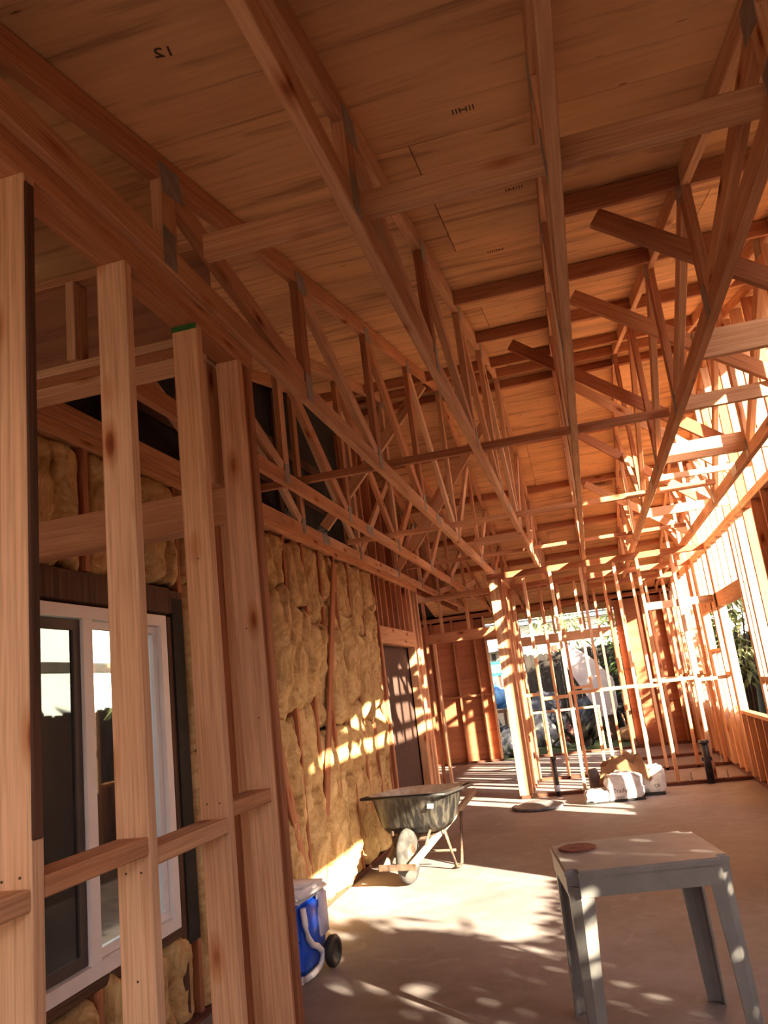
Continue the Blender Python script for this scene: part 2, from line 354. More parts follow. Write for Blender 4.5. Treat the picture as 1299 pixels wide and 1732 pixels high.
for back in (False, True):
    a = (0, cs, math.sin(sl_) * (-1 if back else 1)); bm = bmesh.new(); L2 = 8.25 / cs / 2
    bxm(bm, -2.76, 2.17, -L2, L2, 0, 0.006)
    bmobj('light_seal_sheet', bm, 'felt', ceil, mw=axes((1, 0, 0), a, (-0.0, RIDGE + (4.125 if back else -4.125), 2.62 + 0.235 * (RIDGE - 4.125) + 0.0925 + 0.016)))  # sheet added above the deck to stop light leaking through panel seams
bm = bmesh.new(); bxm(bm, -3.95, -2.7, -2.6, 2.6, 0, 0.006)
bmobj('light_seal_sheet', bm, 'felt', ceil, mw=axes((1, 0, 0), (0, cs, -math.sin(sl_)), (0, 13.0, 2.62 + 0.235 * 2.0 + 0.0925 + 0.018)))  # same added light stop over the far left room
# blocking between the rafters
TX = [-2.09, -1.66, -1.07, -0.46, 0.13, 0.72, 1.35, 1.6]
def roofblock(u, back, bays_=range(7), mat='fir_red'):
    y = u if not back else 2 * RIDGE - u
    z = 2.62 + 0.235 * u + 0.045
    for i in bays_:
        jit = random.uniform(-0.012, 0.012)
        board('roof_blocking', (TX[i] + 0.02, y + jit, z), (TX[i + 1] - 0.02, y + jit, z), 0.038, 0.085, mat, ceil, (0, 1, -0.235 if back else 0.235), 0.002)
roofblock(3.2, False, (4, 5, 6)); roofblock(4.3, False, (3, 4, 5, 6)); roofblock(5.52, False, (3, 4, 5, 6))
for u in (6.75, 7.42): roofblock(u, False)
for u in (7.3, 6.1, 4.85, 3.6, 2.4, 1.2): roofblock(u, True)
# stamps on the plywood
def onroof(x, y): return V((x, y, 2.62 + 0.235 * y + 0.0905))
ym = axes((-0.97, -0.24 * cs, -0.24 * math.sin(sl_)), (0.24, -0.97 * cs, -0.97 * math.sin(sl_)), onroof(-0.78, 1.50))
text('stamp_mark', '12', 0.055, 'ink', ceil, ym)
for (sx, sy, s) in ((-0.1, 2.2, 'IIHII'), (0.02, 2.95, 'IIIHI'), (-0.12, 3.7, 'HIIIII')):
    text('stamp_mark', s, 0.045, 'ink', ceil, axes((-1, 0, 0), (0, -cs, -math.sin(sl_)), onroof(sx, sy)))
slab('stamp_mark', 0.28, 0.66, 10.33, 10.335, 3.735, 3.80, 'kraft', ceil)
text('stamp_mark', 'IIIHIIHIIIHII', 0.04, 'ink', ceil, axes((1, 0, 0), (0, 0, 1), (0.47, 10.327, 3.768)))

# ------------------------------------------------------------------ trusses
def gang(p, x, y, z, w=0.10, h=0.16, rot=0.0, sides=(-1, 1)):
    for s in sides:
        bm = bmesh.new(); xx = x + s * 0.0205
        bxm(bm, -0.0012, 0.0012, -w / 2, w / 2, -h / 2, h / 2)
        bmobj('gang_plate', bm, 'gang', p, mw=Matrix.Translation((xx, y, z)) @ Matrix.Rotation(rot, 4, 'X'))
def truss(X, y0, y1, label, jit=0.0, verts=(1.97, 3.22, 4.5, 5.85, 7.5, 9.15, 10.5, 11.8, 13.05), mat='fir', chordmat='fir', sides=(-1, 1)):
    zb = 2.766
    t = empty('roof_truss', (X, max(y0, 0.5), zb), label=label, cat='roof truss', group='roof trusses with toothed metal plates')
    ctr = zb + 0.0445
    splice = 6.4 + jit
    board('bottom_chord', (X, y0, ctr), (X, splice, ctr), 0.038, 0.089, chordmat, t, (1, 0, 0))
    board('bottom_chord', (X, splice + 0.003, ctr), (X, y1, ctr), 0.038, 0.089, chordmat, t, (1, 0, 0))
    ty0 = -0.65 if y0 < 1 else y0
    zc = 0.0445
    board('top_chord', (X, ty0, roof_bot(ty0) + zc), (X, RIDGE, roof_bot(RIDGE) + zc), 0.038, 0.087, mat, t, (1, 0, 0))
    board('top_chord', (X, RIDGE, roof_bot(RIDGE) + zc), (X, 15.45, roof_bot(15.45) + zc), 0.038, 0.087, mat, t, (1, 0, 0))
    vs = [v + jit for v in verts if y0 + 0.1 < v + jit]
    top = lambda y: roof_bot(y)
    for k, v in enumerate(vs):
        board('web', (X, v, zb + 0.089), (X, v, top(v) + 0.01), 0.038, 0.087, random.choice(['fir', 'fir_red', 'fir']), t, (1, 0, 0), 0.002)
    for k in range(len(vs) - 1):
        a, b_ = vs[k], vs[k + 1]
        if b_ <= RIDGE + 0.3: p, q = (X, a + 0.05, top(a) - 0.02), (X, b_ - 0.06, zb + 0.10)
        else: p, q = (X, a + 0.06, zb + 0.10), (X, b_ - 0.05, top(b_) - 0.02)
        board('web', p, q, 0.037, 0.087, random.choice(['fir', 'fir', 'fir_pale']), t, (1, 0, 0), 0.002)
    sg = 0.2306
    for v in vs:
        r = sg if v < RIDGE - 0.1 else (-sg if v > RIDGE + 0.1 else 0)
        gang(t, X, v + 0.02, top(v) + 0.01, 0.13, 0.10 if r else 0.16, r, sides)
        gang(t, X, v - 0.01, zb + 0.075, 0.075, 0.13, 0, sides)
    gang(t, X, splice, ctr, 0.2, 0.075, 0, sides)
    return t
truss(-2.09, 2.62, 14.9, 'leftmost bare roof truss, its bottom chord lying on the insulated wall', 0.05)
truss(-1.66, 2.62, 14.9, 'roof truss between the insulated wall and the foreground stud wall line', -0.05)
truss(-1.06, 0.35, 14.9, 'roof truss riding on the plates of the foreground stud wall', 0.0)
truss(-0.45, 0.35, 14.9, 'first roof truss right of the foreground stud wall, crossing the top left of the photo', -0.02)
truss(0.13, 0.35, 14.9, 'roof truss running almost straight up the middle of the photo', 0.04)
truss(0.72, 0.35, 14.9, 'second roof truss from the sunlit right wall, slanting down from the right edge', 0.0)
truss(1.35, 0.35, 14.9, 'roof truss nearest the sunlit right wall, in full sun', 0.03)

# flat lateral runners on the bottom chords and diagonal sway braces
def lab(o, l, c, g=None): return tag(o, l, c, g)
G = 'lateral runners tying the trusses'
def runner(y, x0, x1, z, label, a=0.038, b=0.089, mat='fir', flat=False):
    o = board('truss_runner', (x0, y, z), (x1, y + 0.0, z), a, b, mat, None, (0, 1, 0), 0.002)
    return tag(o, label, 'brace', G)
runner(2.085, -0.98, 1.6, 2.895, 'nearest thick runner board crossing over the trusses at the top of the photo', 0.038, 0.085)
runner(4.86, -2.05, 0.72, 2.905, 'dark slim runner board, second across the trusses from the camera', 0.038, 0.05, 'fir_red')
runner(7.1, -2.07, 1.3, 2.885, 'long runner board across all trusses below the ridge', 0.06, 0.045)
runner(8.3, -1.0, -0.5, 2.90, 'short runner board between two trusses before the far partition', 0.038, 0.089)
runner(9.3, -2.0, 1.3, 2.90, 'runner board just in front of the far stud partitions', 0.06, 0.04, 'fir_red')
runner(3.85, 0.74, 1.6, 2.90, 'sunlit thick block bridging to the right wall, nearer the camera', 0.038, 0.14, 'fir_pale')
runner(4.75, 0.74, 1.6, 2.90, 'sunlit block bridging to the right wall, second from the camera', 0.038, 0.089, 'fir_pale')
runner(5.9, 0.74, 1.6, 2.90, 'sunlit block bridging to the right wall, third from the camera', 0.038, 0.14, 'fir_pale')
runner(6.9, 0.74, 1.6, 2.95, 'thin sunlit block bridging to the right wall, fourth from the camera', 0.038, 0.05, 'fir_pale')
runner(8.2, 0.74, 1.6, 2.90, 'sunlit block bridging to the right wall, farthest from the camera', 0.038, 0.089, 'fir_pale')
def dbrace(y, x0, z0, x1, z1, label, mat='fir'):
    o = board('sway_brace', (x0, y, z0), (x1, y, z1), 0.038, 0.089, mat, None, (0, 1, 0), 0.002)
    return tag(o, label, 'brace', 'diagonal sway braces among the trusses')
nm = ['nearest the camera, upper right of the photo', 'second from the camera', 'third from the camera', 'fourth from the camera', 'fifth from the camera', 'farthest from the camera']
for k, (y, x0, z0, x1, z1) in enumerate(((3.42, 0.36, 3.46, 1.4, 2.66 + .03), (4.72, 0.27, 3.73, 1.45, 2.86), (5.98, -0.2, 4.05, 1.3, 2.88), (7.3, 0.14, 4.2, 1.5, 3.0), (8.6, 0.2, 4.05, 1.5, 2.95), (9.9, 0.3, 3.7, 1.4, 2.9))):
    dbrace(y, x0, z0, x1, z1, 'diagonal sway brace under the roof, ' + nm[k], 'fir' if k % 2 else 'fir_red')
for k, (y, x0, x1) in enumerate(((6.2, -2.0, -1.0), (7.9, -1.6, -0.6), (8.9, -2.0, -1.2))):
    dbrace(y, x0, 2.86, x1, roof_bot(y) - 0.12, 'diagonal brace climbing right among the left trusses, %s of three' % ('nearest', 'middle', 'farthest')[k])

# ------------------------------------------------------------------ foreground stud wall
sw = empty('stud_wall', (-1.111, 1.5, 0), label='bare foreground stud wall on the left ending in a built-up corner post', cat='stud wall')
XW = -1.112
board('sole_plate', (XW, -1.0, 0.019), (XW, 2.592, 0.019), 0.089, 0.038, 'treated', sw, (1, 0, 0))
plates(sw, XW, XW, -0.8, 2.62, PL, 2)
for k, y in enumerate((0.115, 0.52, 0.925, 1.354, 1.759, 2.176)):
    o = stud_y(sw, XW, y, 0.038, PL, 'fir_pale')
    if k == 3:
        o2 = board('bark_edge', (XW + 0.046, y + 0.004, 1.25), (XW + 0.046, y + 0.004, PL - 0.01), 0.008, 0.03, 'old_dark', o, (1, 0, 0)); o2.matrix_basis = Matrix.Translation((0.0455, -0.002, 1.2)); o2['label'] = 'dark strip of bark left on the stud edge'
bm = bmesh.new(); bxm(bm, -0.0447, 0.0447, -0.0205, -0.0190, -0.02, -0.001)
bmobj('end_paint', bm, 'green_paint', sw, mw=Matrix.Translation((XW, 2.176, PL)))['label'] = 'green painted end of the stud'
for k, y in enumerate((2.495, 2.534, 2.573)):
    stud_y(sw, XW + (0, -0.01, 0.003, 0.0)[k], y, 0.038, PL, ('fir_pale', 'fir', 'fir_red', 'fir')[k])
for y0, y1, z in ((0.945, 1.335, 1.135), (1.375, 1.74, 1.148), (1.779, 2.157, 1.118), (2.196, 2.475, 1.155), (0.54, 0.9, 1.15)):
    board('blocking', (XW, y0, z), (XW, y1, z), 0.087, 0.04, 'fir', sw, (1, 0, 0))
# nails in the studs
def nails(parent, pts):
    for (x, y, z) in pts:
        bm = bmesh.new(); lathe(bm, [(0.0028, 0), (0.0028, 0.001)], 10)
        bmobj('nail_head', bm, 'rust_steel', parent, mw=Matrix.Translation((x, y, z)) @ Matrix.Rotation(math.pi / 2, 4, 'X'))
nails(sw, [(XW - .02, 1.7395, 1.09), (XW + .02, 1.7395, 1.09), (XW - .02, 1.3345, 1.17), (XW + .02, 1.3345, 1.175), (XW - .02, 2.1565, 1.18), (XW + .02, 2.1565, 1.18), (XW, 1.7395, 0.86), (XW, 2.1565, 1.9), (XW, 2.4755, 2.3), (XW, 2.4755, 1.7), (XW + .02, 2.4755, 1.4)])

# cross wall (doorway framing) behind the post: runs in x between the post and the insulated wall
cw = empty('stud_wall', (-1.6, 2.50, 2.0), label='small gable-topped cross wall framing above the opening between post and window wall', cat='stud wall')
YC = 2.47
for k, z in enumerate((2.709, 2.748, 2.787)):
    board('top_plate', (-2.09, YC, z), (-1.165, YC, z), 0.089, 0.037, ('fir_pale', 'fir', 'fir_pale')[k], cw, (0, 1, 0))
board('header', (-2.09, YC + 0.09, 2.155), (-1.16, YC + 0.09, 2.155), 0.089, 0.14, 'fir', cw, (0, 1, 0))
stud_x(cw, -1.20, YC + 0.02, 2.225, PL, 'fir_pale', 'cripple_stud')
stud_x(cw, -1.185, YC + 0.09, 0, 2.085, 'fir', 'trimmer_stud'); stud_x(cw, -1.223, YC + 0.09, 0, 2.085, 'fir_red', 'trimmer_stud')
stud_x(cw, -1.72, YC - 0.02, 2.806, 3.14, 'fir_pale', 'cripple_stud')
board('rake_plate', (-2.09, YC, 3.165), (-1.165, YC, 3.165), 0.089, 0.038, 'fir', cw, (0, 1, 0))
slab('gable_sheet', -2.09, -1.165, YC + 0.02, YC + 0.032, 2.807, 3.146, 'ply_wall', cw)

# ------------------------------------------------------------------ wall_left: insulated
wl = empty('wall_left', (-2.135, 5, 0), kind='structure')
XL = -2.135
def lstuds(ys, z0, z1, mat='fir_red'):
    for y in ys: stud_y(wl, XL, y, z0, z1, mat)
board('sole_plate', (XL, -1.0, 0.019), (XL, 8.05, 0.019), 0.089, 0.038, 'treated', wl, (1, 0, 0))
board('sole_plate', (XL, 9.72, 0.019), (XL, 10.2, 0.019), 0.089, 0.038, 'treated', wl, (1, 0, 0))
plates(wl, XL, XL, -1.0, 10.22, PL, 2, 'fir')
bays = [2.20 + 0.405 * k for k in range(15)]       # stud centres 2.20 ... 7.87
WY0, WY1, WZ0, WZ1 = 2.32, 3.66, 0.47, 1.95
for y in bays:
    if WY0 < y < WY1: 
        stud_y(wl, XL, y, 0.038, WZ0 - 0.05, 'fir_red'); stud_y(wl, XL, y, WZ1 + 0.16, PL, 'fir_red')
    else: stud_y(wl, XL, y, 0.038, PL, 'fir_red')
for y in (-0.8, -0.4, 0.0, 0.4, 0.8, 1.2, 1.6, 2.0): stud_y(wl, XL, y, 0.038, PL, 'fir_red')
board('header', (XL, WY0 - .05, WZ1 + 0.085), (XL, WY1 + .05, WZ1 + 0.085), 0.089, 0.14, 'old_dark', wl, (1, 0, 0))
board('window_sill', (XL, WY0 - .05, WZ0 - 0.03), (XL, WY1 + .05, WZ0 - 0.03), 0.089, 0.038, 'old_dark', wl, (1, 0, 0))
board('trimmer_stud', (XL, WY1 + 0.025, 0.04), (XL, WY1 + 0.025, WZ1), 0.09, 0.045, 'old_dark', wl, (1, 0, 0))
slab('flashing_paper', -2.1795, -2.082, WY1 + 0.05, WY1 + 0.16, WZ0 - 0.1, WZ1 + 0.1, 'felt', wl)
slab('flashing_paper', -2.091, -2.083, WY0 - 0.2, WY1 + 0.16, WZ1 + 0.02, WZ1 + 0.14, 'old_dark', wl)
# felt skin outside, with the openings left out
for (a, b_, z0, z1) in ((-4.0, WY0, 0, 2.77), (WY0, WY1, 0, WZ0), (WY0, WY1, WZ1, 2.77), (WY1, 8.0, 0, 2.77), (9.75, 10.25, 0, 2.77), (8.0, 9.75, 2.14, 2.77)):
    slab('wall_sheathing', -2.195, -2.182, a, b_, z0, z1, 'felt' if b_ < 8.0 + .01 and a < 8 else 'ply_wall', wl)
# doorway
for y in (8.03, 9.70, 9.74, 9.78, 9.95, 10.14, 10.18):
    stud_y(wl, XL, y, 0.038, PL, 'fir' if y > 9 else 'fir_red')
stud_y(wl, XL, 8.07, 0.0, 1.95, 'fir', 'trimmer_stud'); stud_y(wl, XL, 9.66, 0.0, 1.95, 'fir', 'trimmer_stud')
board('header', (XL, 8.05, 2.045), (XL, 9.68, 2.045), 0.089, 0.185, 'fir', wl, (1, 0, 0))
for k in range(6): stud_y(wl, XL, 8.2 + 0.26 * k, 2.14, PL, 'fir_red', 'cripple_stud')
bd = slab('door_1', -2.215, -2.198, 7.95, 9.8, 0, 2.08, 'ply_dark'); bd['kind'] = 'structure'
# upper gable part, black felt with pale print, then reddish studs
slab('gable_felt', -2.26, -2.245, 2.55, 7.6, 2.77, 4.3, 'felt', wl)
slab('gable_sheet', -2.26, -2.245, -4.0, 2.55, 2.6, 3.2, 'ply_wall', wl)
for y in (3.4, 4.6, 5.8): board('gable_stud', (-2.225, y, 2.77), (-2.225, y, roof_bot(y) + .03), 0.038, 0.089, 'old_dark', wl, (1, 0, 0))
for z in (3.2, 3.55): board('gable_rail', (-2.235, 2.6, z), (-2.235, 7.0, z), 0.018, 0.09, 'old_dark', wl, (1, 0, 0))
for i, s in enumerate(('IIHIII', 'HIIIH')):
    text('felt_print', s, 0.12, 'felt_print', wl, axes((0, 1, 0), (0, 0, 1), (-2.243, 6.0 + i * 0.9, 2.98 - 0.0 * i)))
for k in range(17): board('gable_stud', (-2.2, 7.7 + 0.40 * k, 2.77), (-2.2, 7.7 + 0.40 * k, roof_bot(7.7 + .4 * k)), 0.089, 0.038, 'fir_red', wl, (1, 0, 0), 0.002)
slab('gable_sheet', -2.27, -2.255, 7.6, 14.9, 2.77, 4.4, 'ply_red', wl)
# let-in diagonal braces
board('let_in_brace', (-2.06, 6.55, 2.6), (-2.07, 5.55, 0.05), 0.019, 0.09, 'fir_red', wl, (1, 0, 0))
board('let_in_brace', (-2.06, 4.9, 1.35), (-2.07, 5.35, 0.05), 0.019, 0.09, 'fir_red', wl, (1, 0, 0))

# insulation batts: one thing each
def batt(y0, y1, z0, z1, seed, label, lean=0.0):
    ny, nz = 16, max(8, int((z1 - z0) / 0.03)); cx, cy, cz = -2.13, (y0 + y1) / 2, z0
    bm = bmesh.new(); g = []; gb = []
    ph = random.uniform(0, 10)
    for i in range(ny + 1):
        r = []; rb = []
        for j in range(nz + 1):
            u = i / ny; v = j / nz
            yy = y0 + (y1 - y0) * u; zz = z0 + (z1 - z0) * v
            e = (max(0, 1 - abs(2 * u - 1) ** 3.0)) ** 0.6
            ev = (max(0, 1 - abs(2 * v - 1) ** 10)) ** 0.5
            nn = noise.noise(V((yy * 6 + seed * 3, zz * 4, seed))) * 0.05 + noise.noise(V((yy * 17, zz * 13, seed + 5))) * 0.028
            fold = 0.085 * math.exp(-((u - 0.5 - 0.25 * noise.noise(V((zz * 1.6, seed, 1)))) / 0.075) ** 2) * (0.35 + 0.65 * abs(math.sin(zz * 1.3 + seed)))
            x = -2.13 + (0.07 + nn) * e * (0.25 + 0.75 * ev) - fold * 0.8 + lean * (1 - v) * e + 0.025 * e * math.sin(zz * 3 + ph)
            dy = 0.03 * noise.noise(V((zz * 5, u * 4, seed * 2.0))); dz = 0.12 * noise.noise(V((yy * 7, v * 3, seed * 2.0 + 9))) * (1 if (j in (0, nz)) else 0.3)
            r.append(bm.verts.new((x - cx, yy + dy - cy, min(max(zz + dz, 0.04), 2.69) - cz)))
            rb.append(bm.verts.new((-2.178 - cx, yy - cy, zz - cz)))
        g.append(r); gb.append(rb)
    for i in range(ny):
        for j in range(nz):
            bm.faces.new((g[i][j], g[i + 1][j], g[i + 1][j + 1], g[i][j + 1]))
            bm.faces.new((gb[i][j], gb[i][j + 1], gb[i + 1][j + 1], gb[i + 1][j]))
    for i in range(ny):
        bm.faces.new((g[i + 1][0], g[i][0], gb[i][0], gb[i + 1][0])); bm.faces.new((g[i][nz], g[i + 1][nz], gb[i + 1][nz], gb[i][nz]))
    for j in range(nz):
        bm.faces.new((g[0][j], g[0][j + 1], gb[0][j + 1], gb[0][j])); bm.faces.new((g[ny][j + 1], g[ny][j], gb[ny][j], gb[ny][j + 1]))
    o = bmobj('insulation_batt', bm, 'batt', None, True, Matrix.Translation((cx, cy, cz)))
    return tag(o, label, 'insulation', 'yellow insulation batts in the left wall')
ords = ['first', 'second', 'third', 'fourth', 'fifth', 'sixth', 'seventh', 'eighth', 'ninth', 'tenth', 'eleventh']
cuts_n = 0
k = 0
for i in range(len(bays)):
    y0 = bays[i] + 0.024; y1 = y0 + 0.357
    if i == len(bays) - 1: break
    if y1 > 8.0: break
    if y0 < WY1 and y1 > WY0 + .3:
        pos = ord(str(i)[-1])
        batt(y0, y1, 2.12, 2.68, i * 3.1, 'yellow batt above the white window, %s bay from its near end' % ords[i], 0)
        batt(y0, y1, 0.05, 0.42, i * 3.7, 'ragged yellow batt below the white window, %s bay from its near end' % ords[i], 0)
        continue
    c1 = random.uniform(1.15, 1.4); c2 = random.uniform(1.95, 2.15)
    if i % 3 == 1: c2 = random.uniform(2.1, 2.3)
    names = ords[k]; k += 1
    batt(y0 - .008, y1 + .008, c2 + 0.01, 2.68, i * 2.3, 'top yellow fibreglass batt, %s bay from the window towards the doorway' % names)
    batt(y0 - .008, y1 + .008, c1 + 0.03, c2 + 0.02, i * 5.3 + 1, 'middle yellow fibreglass batt, %s bay from the window towards the doorway' % names, 0.02)
    batt(y0 - .008, y1 + .008, 0.04, c1 - 0.0, i * 4.3 + 2, 'bottom yellow fibreglass batt, %s bay from the window towards the doorway' % names, 0.02)

# window_1 white vinyl slider
wn = empty('window_1', (-2.1, 3.0, WZ0), kind='structure')
def ring(name, y0, y1, z0, z1, x0, x1, w, mat, p):
    cy, cz, cx = (y0 + y1) / 2, (z0 + z1) / 2, (x0 + x1) / 2; bm = bmesh.new()
    for (a, b_, c, d) in ((y0, y1, z0, z0 + w), (y0, y1, z1 - w, z1), (y0, y0 + w, z0 + w, z1 - w), (y1 - w, y1, z0 + w, z1 - w)):
        bxm(bm, x0 - cx, x1 - cx, a - cy, b_ - cy, c - cz, d - cz)
    bmesh.ops.remove_doubles(bm, verts=bm.verts[:], dist=1e-5)
    return bmobj(name, bm, mat, p, mw=Matrix.Translation((cx, cy, cz)))
ring('window_frame', WY0, WY1 - 0.03, WZ0, WZ1, -2.16, -2.075, 0.055, 'vinyl', wn)
ring('window_frame', 2.955, WY1 - 0.09, WZ0 + .058, WZ1 - .058, -2.13, -2.10, 0.035, 'vinyl', wn)
slab('meeting_stile', -2.135, -2.08, 2.945, 3.01, WZ0 + .05, WZ1 - .05, 'vinyl', wn)
ring('screen_frame', WY0 + .06, 2.94, WZ0 + .06, WZ1 - .06, -2.115, -2.095, 0.045, 'screen_frame', wn)
slab('insect_screen', -2.106, -2.104, WY0 + .1, 2.9, WZ0 + .1, WZ1 - .1, 'screen', wn)
slab('window_pane', -2.125, -2.121, WY0 + .06, 2.95, WZ0 + .06, WZ1 - .06, 'glass', wn)
slab('window_pane', -2.118, -2.113, 2.99, WY1 - .12, WZ0 + .09, WZ1 - .09, 'glass', wn)

# ------------------------------------------------------------------ wall_right
wr = empty('wall_right', (1.6, 6, 0), kind='structure')
XR = 1.6
plates(wr, XR, XR, -4.0, 14.9, PL, 2, 'fir')
for a, b_ in ((-4.0, 1.6), (4.5, 14.9)): board('sole_plate', (XR, a, 0.019), (XR, b_, 0.019), 0.089, 0.038, 'treated', wr, (1, 0, 0))
def seg(a, b_, z0, z1, mat='ply_wall'): slab('wall_sheathing', 1.648, 1.661, a, b_, z0, z1, mat, wr)
y = -4.0
while y < -0.7: seg(y, y + 1.2, 0, 2.77); y += 1.2
seg(-0.4, 1.6, 0, 2.77); seg(4.5, 6.2, 0, 2.77); seg(6.2, 7.2, 0, 2.77); seg(7.2, 10.3, 0, 0.74); seg(10.3, 12.7, 0, 0.70); seg(12.7, 14.9, 0, 0.70)
# sheathed gable near the eave
bm = bmesh.new()
vs = [bm.verts.new((x, yy, z)) for x in (0, 0.013) for (yy, z) in ((-4.0, 2.77), (2.55, 2.77), (2.55, roof_bot(2.55) + 0.08), (-0.1, 2.79), (-4.0, 2.79))]
bm.faces.new(vs[:5][::-1]); bm.faces.new(vs[5:])
for i in range(5): bm.faces.new((vs[i], vs[(i + 1) % 5], vs[5 + (i + 1) % 5], vs[5 + i]))
bmobj('gable_sheet', bm, 'ply_wall', wr, mw=Matrix.Translation((1.648, 0, 0)))
skip = [(1.62, 4.48), ]
yy = -3.8
ys = []
while yy < 14.9:
    if yy < 1.6 or yy > 4.5: ys.append(yy)
    yy += 0.4065
ys += [1.58, 4.52, 4.56]
for y in ys:
    if 8.45 < y < 9.93:      # window
        stud_y(wr, XR, y, 0.038, 0.735, 'fir'); stud_y(wr, XR, y, 2.14, PL, 'fir_pale', 'cripple_stud')
    elif 10.5 < y < 11.32:
        stud_y(wr, XR, y, 0.038, 1.46, 'fir_pale'); stud_y(wr, XR, y, 2.14, PL, 'fir_pale', 'cripple_stud')
    else: stud_y(wr, XR, y, 0.038, PL, 'fir_pale' if y > 7.9 else 'fir_red')
for y in (8.02, 8.20, 8.44, 9.95, 9.99, 10.03, 10.07, 10.42, 10.46, 11.34, 11.38, 11.46, 11.5, 11.54): stud_y(wr, XR, y, 0.038, PL, 'fir_pale' if y not in (10.03, 10.46) else 'fir')
board('header', (XR, 8.46, 2.055), (XR, 11.32, 2.055), 0.089, 0.165, 'fir', wr, (1, 0, 0))
board('window_sill', (XR, 8.46, 0.755), (XR, 9.93, 0.755), 0.089, 0.038, 'fir', wr, (1, 0, 0))
board('window_sill', (XR, 10.48, 1.48), (XR, 11.32, 1.48), 0.089, 0.038, 'fir', wr, (1, 0, 0))
board('header', (XR, 1.6, 2.24), (XR, 4.5, 2.24), 0.089, 0.235, 'fir', wr, (1, 0, 0))
y = 2.0
while y < 4.4: stud_y(wr, XR, y, 2.36, PL, 'fir', 'cripple_stud'); y += 0.406
seg(1.6, 4.5, 2.36, 2.77)
for i in range(len(ys) - 1):
    a = ys[i]
    if a > 7.0 and not (8.0 < a < 9.94) and not (10.2 < a < 11.4) and ys[i + 1] > a:
        z = 1.19 if i % 2 else 1.15
        board('blocking', (XR, a + .02, z), (XR, a + .385, z), 0.087, 0.04, 'fir', wr, (1, 0, 0))
y = 2.75
while y < 14.6:
    stud_y(wr, XR, y, 2.766, roof_bot(y) + 0.0, random.choice(['fir_pale', 'fir', 'fir_red']), 'gable_stud'); y += 0.4065
for a, b_ in ((-0.65, 7.5), (7.5, 15.4)):
    board('rake_plate', (XR, a, roof_bot(a) + 0.045), (XR, b_, roof_bot(b_) + 0.045), 0.038, 0.087, 'fir', wr, (1, 0, 0))
for a, b_ in ((-0.65, 7.5), (7.5, 15.4)):
    o = board('barge_board', (2.16, a, roof_bot(a) + 0.03), (2.16, b_, roof_bot(b_) + 0.03), 0.02, 0.14, 'fir', wr, (1, 0, 0))

# ------------------------------------------------------------------ far partitions
pf = empty('stud_wall', (0.25, 10.05, 0), label='open stud partition nearest the camera at the far end, from the built-up post to the right wall', cat='stud wall')
YF = 10.1
plates(pf, -1.12, 1.555, YF, YF, PL, 2, 'fir_red')
board('sole_plate', (-0.9, YF, 0.019), (-0.22, YF, 0.019), 0.089, 0.038, 'treated', pf, (0, 1, 0))
board('sole_plate', (0.36, YF, 0.019), (1.555, YF, 0.019), 0.089, 0.038, 'treated', pf, (0, 1, 0))
for x in (-0.66, -0.32, 0.06, 0.47, 0.75, 1.16): stud_x(pf, x, YF, 0.0 if x in (.06,) else 0.038, PL, 'fir_pale' if x != 0.75 else 'fir')
xs = [-0.93, -0.66, -0.32, 0.06, 0.47, 0.75, 1.16, 1.53]
for i in range(len(xs) - 1):
    z = (1.20, 1.14, 1.17, 1.17, 1.15, 1.19, 1.16)[i]
    board('blocking', (xs[i] + .02, YF, z), (xs[i + 1] - .02, YF, z), 0.087, 0.04, 'fir', pf, (0, 1, 0))
board('blocking', (0.77, YF, 2.09), (1.14, YF, 2.09), 0.038, 0.09, 'fir_pale', pf, (0, 1, 0))
board('blocking', (1.18, YF, 2.09), (1.54, YF, 2.09), 0.038, 0.09, 'fir_pale', pf, (0, 1, 0))
# hallway wall running away from the built-up post
ph = empty('stud_wall', (-1.03, 10.6, 0), label='thick cluster of studs forming the built-up post and short hall wall behind it', cat='stud wall')
for k, (x, y) in enumerate(((-1.08, 10.04), (-1.04, 10.04), (-1.00, 10.04), (-0.96, 10.06))): stud_x(ph, x, y + 0.02, 0.038, PL, ('fir', 'fir_pale', 'fir', 'fir_red')[k])
for k, y in enumerate((10.18, 10.22, 10.62, 10.66, 11.0, 11.38)): stud_y(ph, -1.0, y, 0.038, PL, ('fir', 'fir_red')[k % 2])
plates(ph, -1.0, -1.0, 10.16, 11.45, PL, 2)
board('sole_plate', (-1.02, 9.99, 0.019), (-1.02, 11.45, 0.019), 0.12, 0.038, 'treated', ph, (1, 0, 0))
board('blocking', (-0.995, 10.24, 2.12), (-0.995, 10.6, 2.12), 0.085, 0.14, 'fir', ph, (1, 0, 0))
# middle partition
pm = empty('stud_wall', (0.25, 11.5, 0), label='second open stud partition, just behind the nearest far one', cat='stud wall')
YM = 11.55
plates(pm, -1.05, 1.555, YM, YM, PL, 2, 'fir_red')
board('sole_plate', (-0.95, YM, 0.019), (-0.3, YM, 0.019), 0.089, 0.038, 'treated', pm, (0, 1, 0))
board('sole_plate', (0.42, YM, 0.019), (1.555, YM, 0.019), 0.089, 0.038, 'treated', pm, (0, 1, 0))
xm = [-0.95, -0.55, -0.3, -0.05, 0.36, 0.75, 1.15, 1.5]
for x in xm: stud_x(pm, x, YM, 0.0, PL, random.choice(['fir', 'fir_pale']))
for i in range(4, len(xm) - 1): board('blocking', (xm[i] + .02, YM, 1.13 + .05 * (i % 2)), (xm[i + 1] - .02, YM, 1.13 + .05 * (i % 2)), 0.087, 0.04, 'fir', pm, (0, 1, 0))
board('blocking', (-0.28, YM, 1.2), (-0.07, YM, 1.2), 0.087, 0.04, 'fir', pm, (0, 1, 0))
